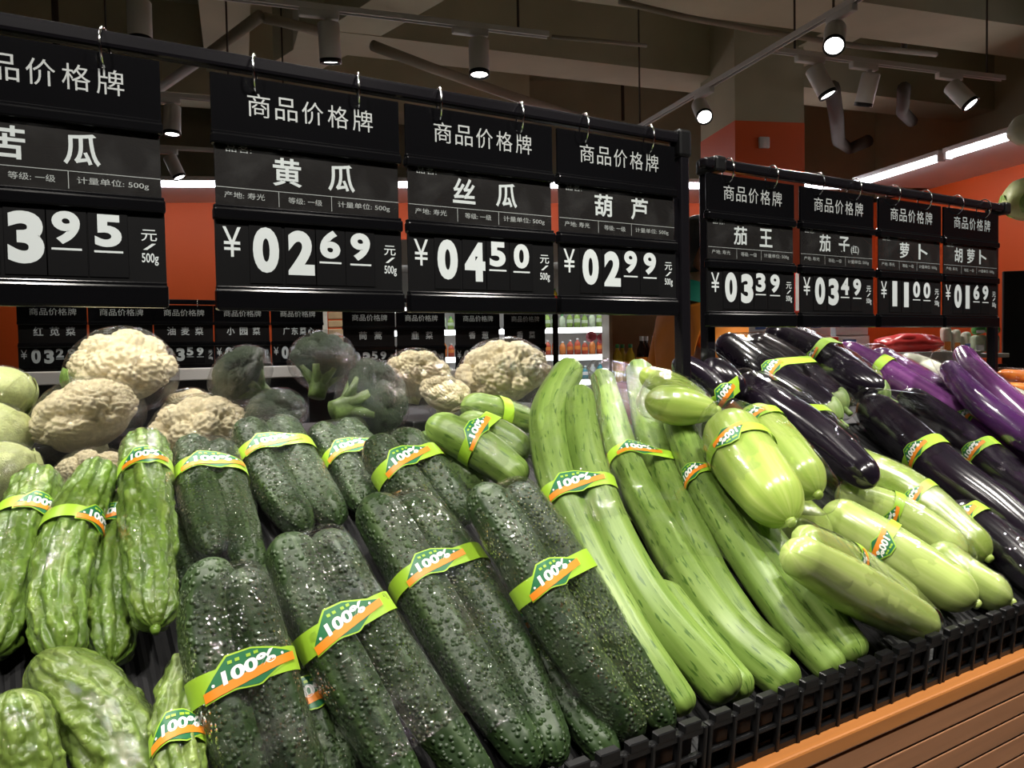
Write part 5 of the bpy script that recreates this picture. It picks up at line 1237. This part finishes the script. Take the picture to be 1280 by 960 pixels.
for s, y in (('l', 1), ('r', -1)):
    J.update({'sh' + s: ((-.01, .165 * y, 1.41), .06), 'el' + s: ((-.04, .215 * y, 1.13), .045), 'wr' + s: ((.14, .19 * y, .97), .032), 'pm' + s: ((.20, .18 * y, .95), (.022, .036)),
              'hip' + s: ((-.02, .09 * y, .90), .09), 'kn' + s: ((.0, .10 * y, .50), .062), 'an' + s: ((-.03, .10 * y, .09), .042), 'to' + s: ((.12, .11 * y, .035), .035)})
    E_ += [('ch', 'sh' + s), ('sh' + s, 'el' + s), ('el' + s, 'wr' + s), ('wr' + s, 'pm' + s), ('pel', 'hip' + s), ('hip' + s, 'kn' + s), ('kn' + s, 'an' + s), ('an' + s, 'to' + s)]
    for k in range(4):
        fy_ = (.18 + .022 * (k - 1.5)) * y; ln = (.034, .040, .038, .030)[k]
        J['f%d' % k + s] = ((.235, fy_, .945), .010); J['g%d' % k + s] = ((.235 + ln, fy_, .93), .009); J['h%d' % k + s] = ((.235 + ln * 1.5, fy_, .90), .008)
        E_ += [('pm' + s, 'f%d' % k + s), ('f%d' % k + s, 'g%d' % k + s), ('g%d' % k + s, 'h%d' % k + s)]
    J['t0' + s] = ((.19, (.18 - .045) * y, .945), .011); J['t1' + s] = ((.225, (.18 - .065) * y, .93), .009); E_ += [('pm' + s, 't0' + s), ('t0' + s, 't1' + s)]
J = {k: ((v[0][0], v[0][1], v[0][2] + (HT if v[0][2] > 1.0 else 0)), v[1]) for k, v in J.items()}
Vb, Fb = skin_mesh('body', J, E_, 'pel')
vI, fI = I4
def ell(c, s): return vI * np.array(s) + np.array(c), fI
nose = ell((.125, 0, 1.635 + HT), (.02, .014, .02)); 
ears = [(lambda e: (np.stack([e[0][:, 0], e[0][:, 1], e[0][:, 2]], 1), e[1]))(ell((.005, .085 * y, 1.625 + HT), (.022, .011, .034))) for y in (1, -1)]
eyes = [ell((.105, .033 * y, 1.655 + HT), (.012, .014, .008)) for y in (1, -1)]; lips = ell((.112, 0, 1.59 + HT), (.012, .024, .008))
VB, FB = merge((Vb, Fb), nose, *ears, lips)
part('body', (W(VB), FB), 'skin', per)
for e in eyes: part('eye', (W(e[0]), e[1]), 'cap_white', per)
# hair: cap over skull, cut above the ear and at the nape
hv = vI * np.array([.108, .094, .112]) + np.array([.012, 0, 1.668 + HT])
keep = ~((vI[:, 0] > 0.55) & (vI[:, 2] < 0.45)) & ~((np.abs(vI[:, 1]) > 0.55) & (vI[:, 2] < -0.25) & (vI[:, 0] > -0.55)) & (vI[:, 2] > -0.85)
hf = [f for f in fI if all(keep[i] for i in f)]
part('hair', (W(hv + 0.006 * (vnoise(hv, 40, 2) - 0.5)[:, None]), hf), 'hair', per)
JJ = {k: J[k] for k in ('pel', 'sp', 'ch', 'nb', 'shl', 'ell', 'shr', 'elr', 'wrl', 'wrr')}
RJ = {'pel': .118, 'sp': .116, 'ch': .118, 'nb': .078, 'shl': .072, 'shr': .072, 'ell': .066, 'elr': .066, 'wrl': .048, 'wrr': .048}
JJ = {k: (v[0], RJ[k]) for k, v in JJ.items()}
JJ['hem'] = ((-.02, 0, .84), .125)
Vj, Fj = skin_mesh('jacket', JJ, [('hem', 'pel'), ('pel', 'sp'), ('sp', 'ch'), ('ch', 'nb'), ('ch', 'shl'), ('shl', 'ell'), ('ell', 'wrl'), ('ch', 'shr'), ('shr', 'elr'), ('elr', 'wrr')], 'pel', 3, 'jacket')
Vj = Vj + 0.018 * (vnoise(Vj * np.array([1, 1, 1.6]), 14, 3) - 0.5)[:, None] * np.array([1, 1, 0.3])
part('jacket', (W(Vj), Fj), 'jacket', per)
cv = []; nC = 28
for (z, r, dx) in ((1.455, .112, -.015), (1.475, .104, -.012), (1.505, .092, -0.004), (1.525, .086, 0.0), (1.52, .078, 0.0), (1.47, .072, 0.0)):
    for k in range(nC):
        th = 2 * PI * k / nC; cv.append((dx + r * 1.05 * math.cos(th), r * math.sin(th), z + HT - 0.03 * math.cos(th)))
cf = [(i * nC + k, i * nC + (k + 1) % nC, (i + 1) * nC + (k + 1) % nC, (i + 1) * nC + k) for i in range(5) for k in range(nC)]
part('collar', (W(cv), cf), 'collar_teal', per)
JT = {k: J[k] for k in ('pel', 'hipl', 'knl', 'anl', 'hipr', 'knr', 'anr')}; RT = {'pel': .14, 'hipl': .105, 'hipr': .105, 'knl': .085, 'knr': .085, 'anl': .07, 'anr': .07}
Vt, Ft = skin_mesh('trousers', {k: (v[0], RT[k]) for k, v in JT.items()}, [('pel', 'hipl'), ('hipl', 'knl'), ('knl', 'anl'), ('pel', 'hipr'), ('hipr', 'knr'), ('knr', 'anr')], 'pel', 2)
part('trousers', (W(Vt), Ft), 'trousers', per)
for y in (1, -1): 
    e = ell((.05, .105 * y, .045), (.14, .05, .05)); part('shoe', (W(np.clip(e[0], [-9, -9, 0.0], 9)), e[1]), 'shoe', per)
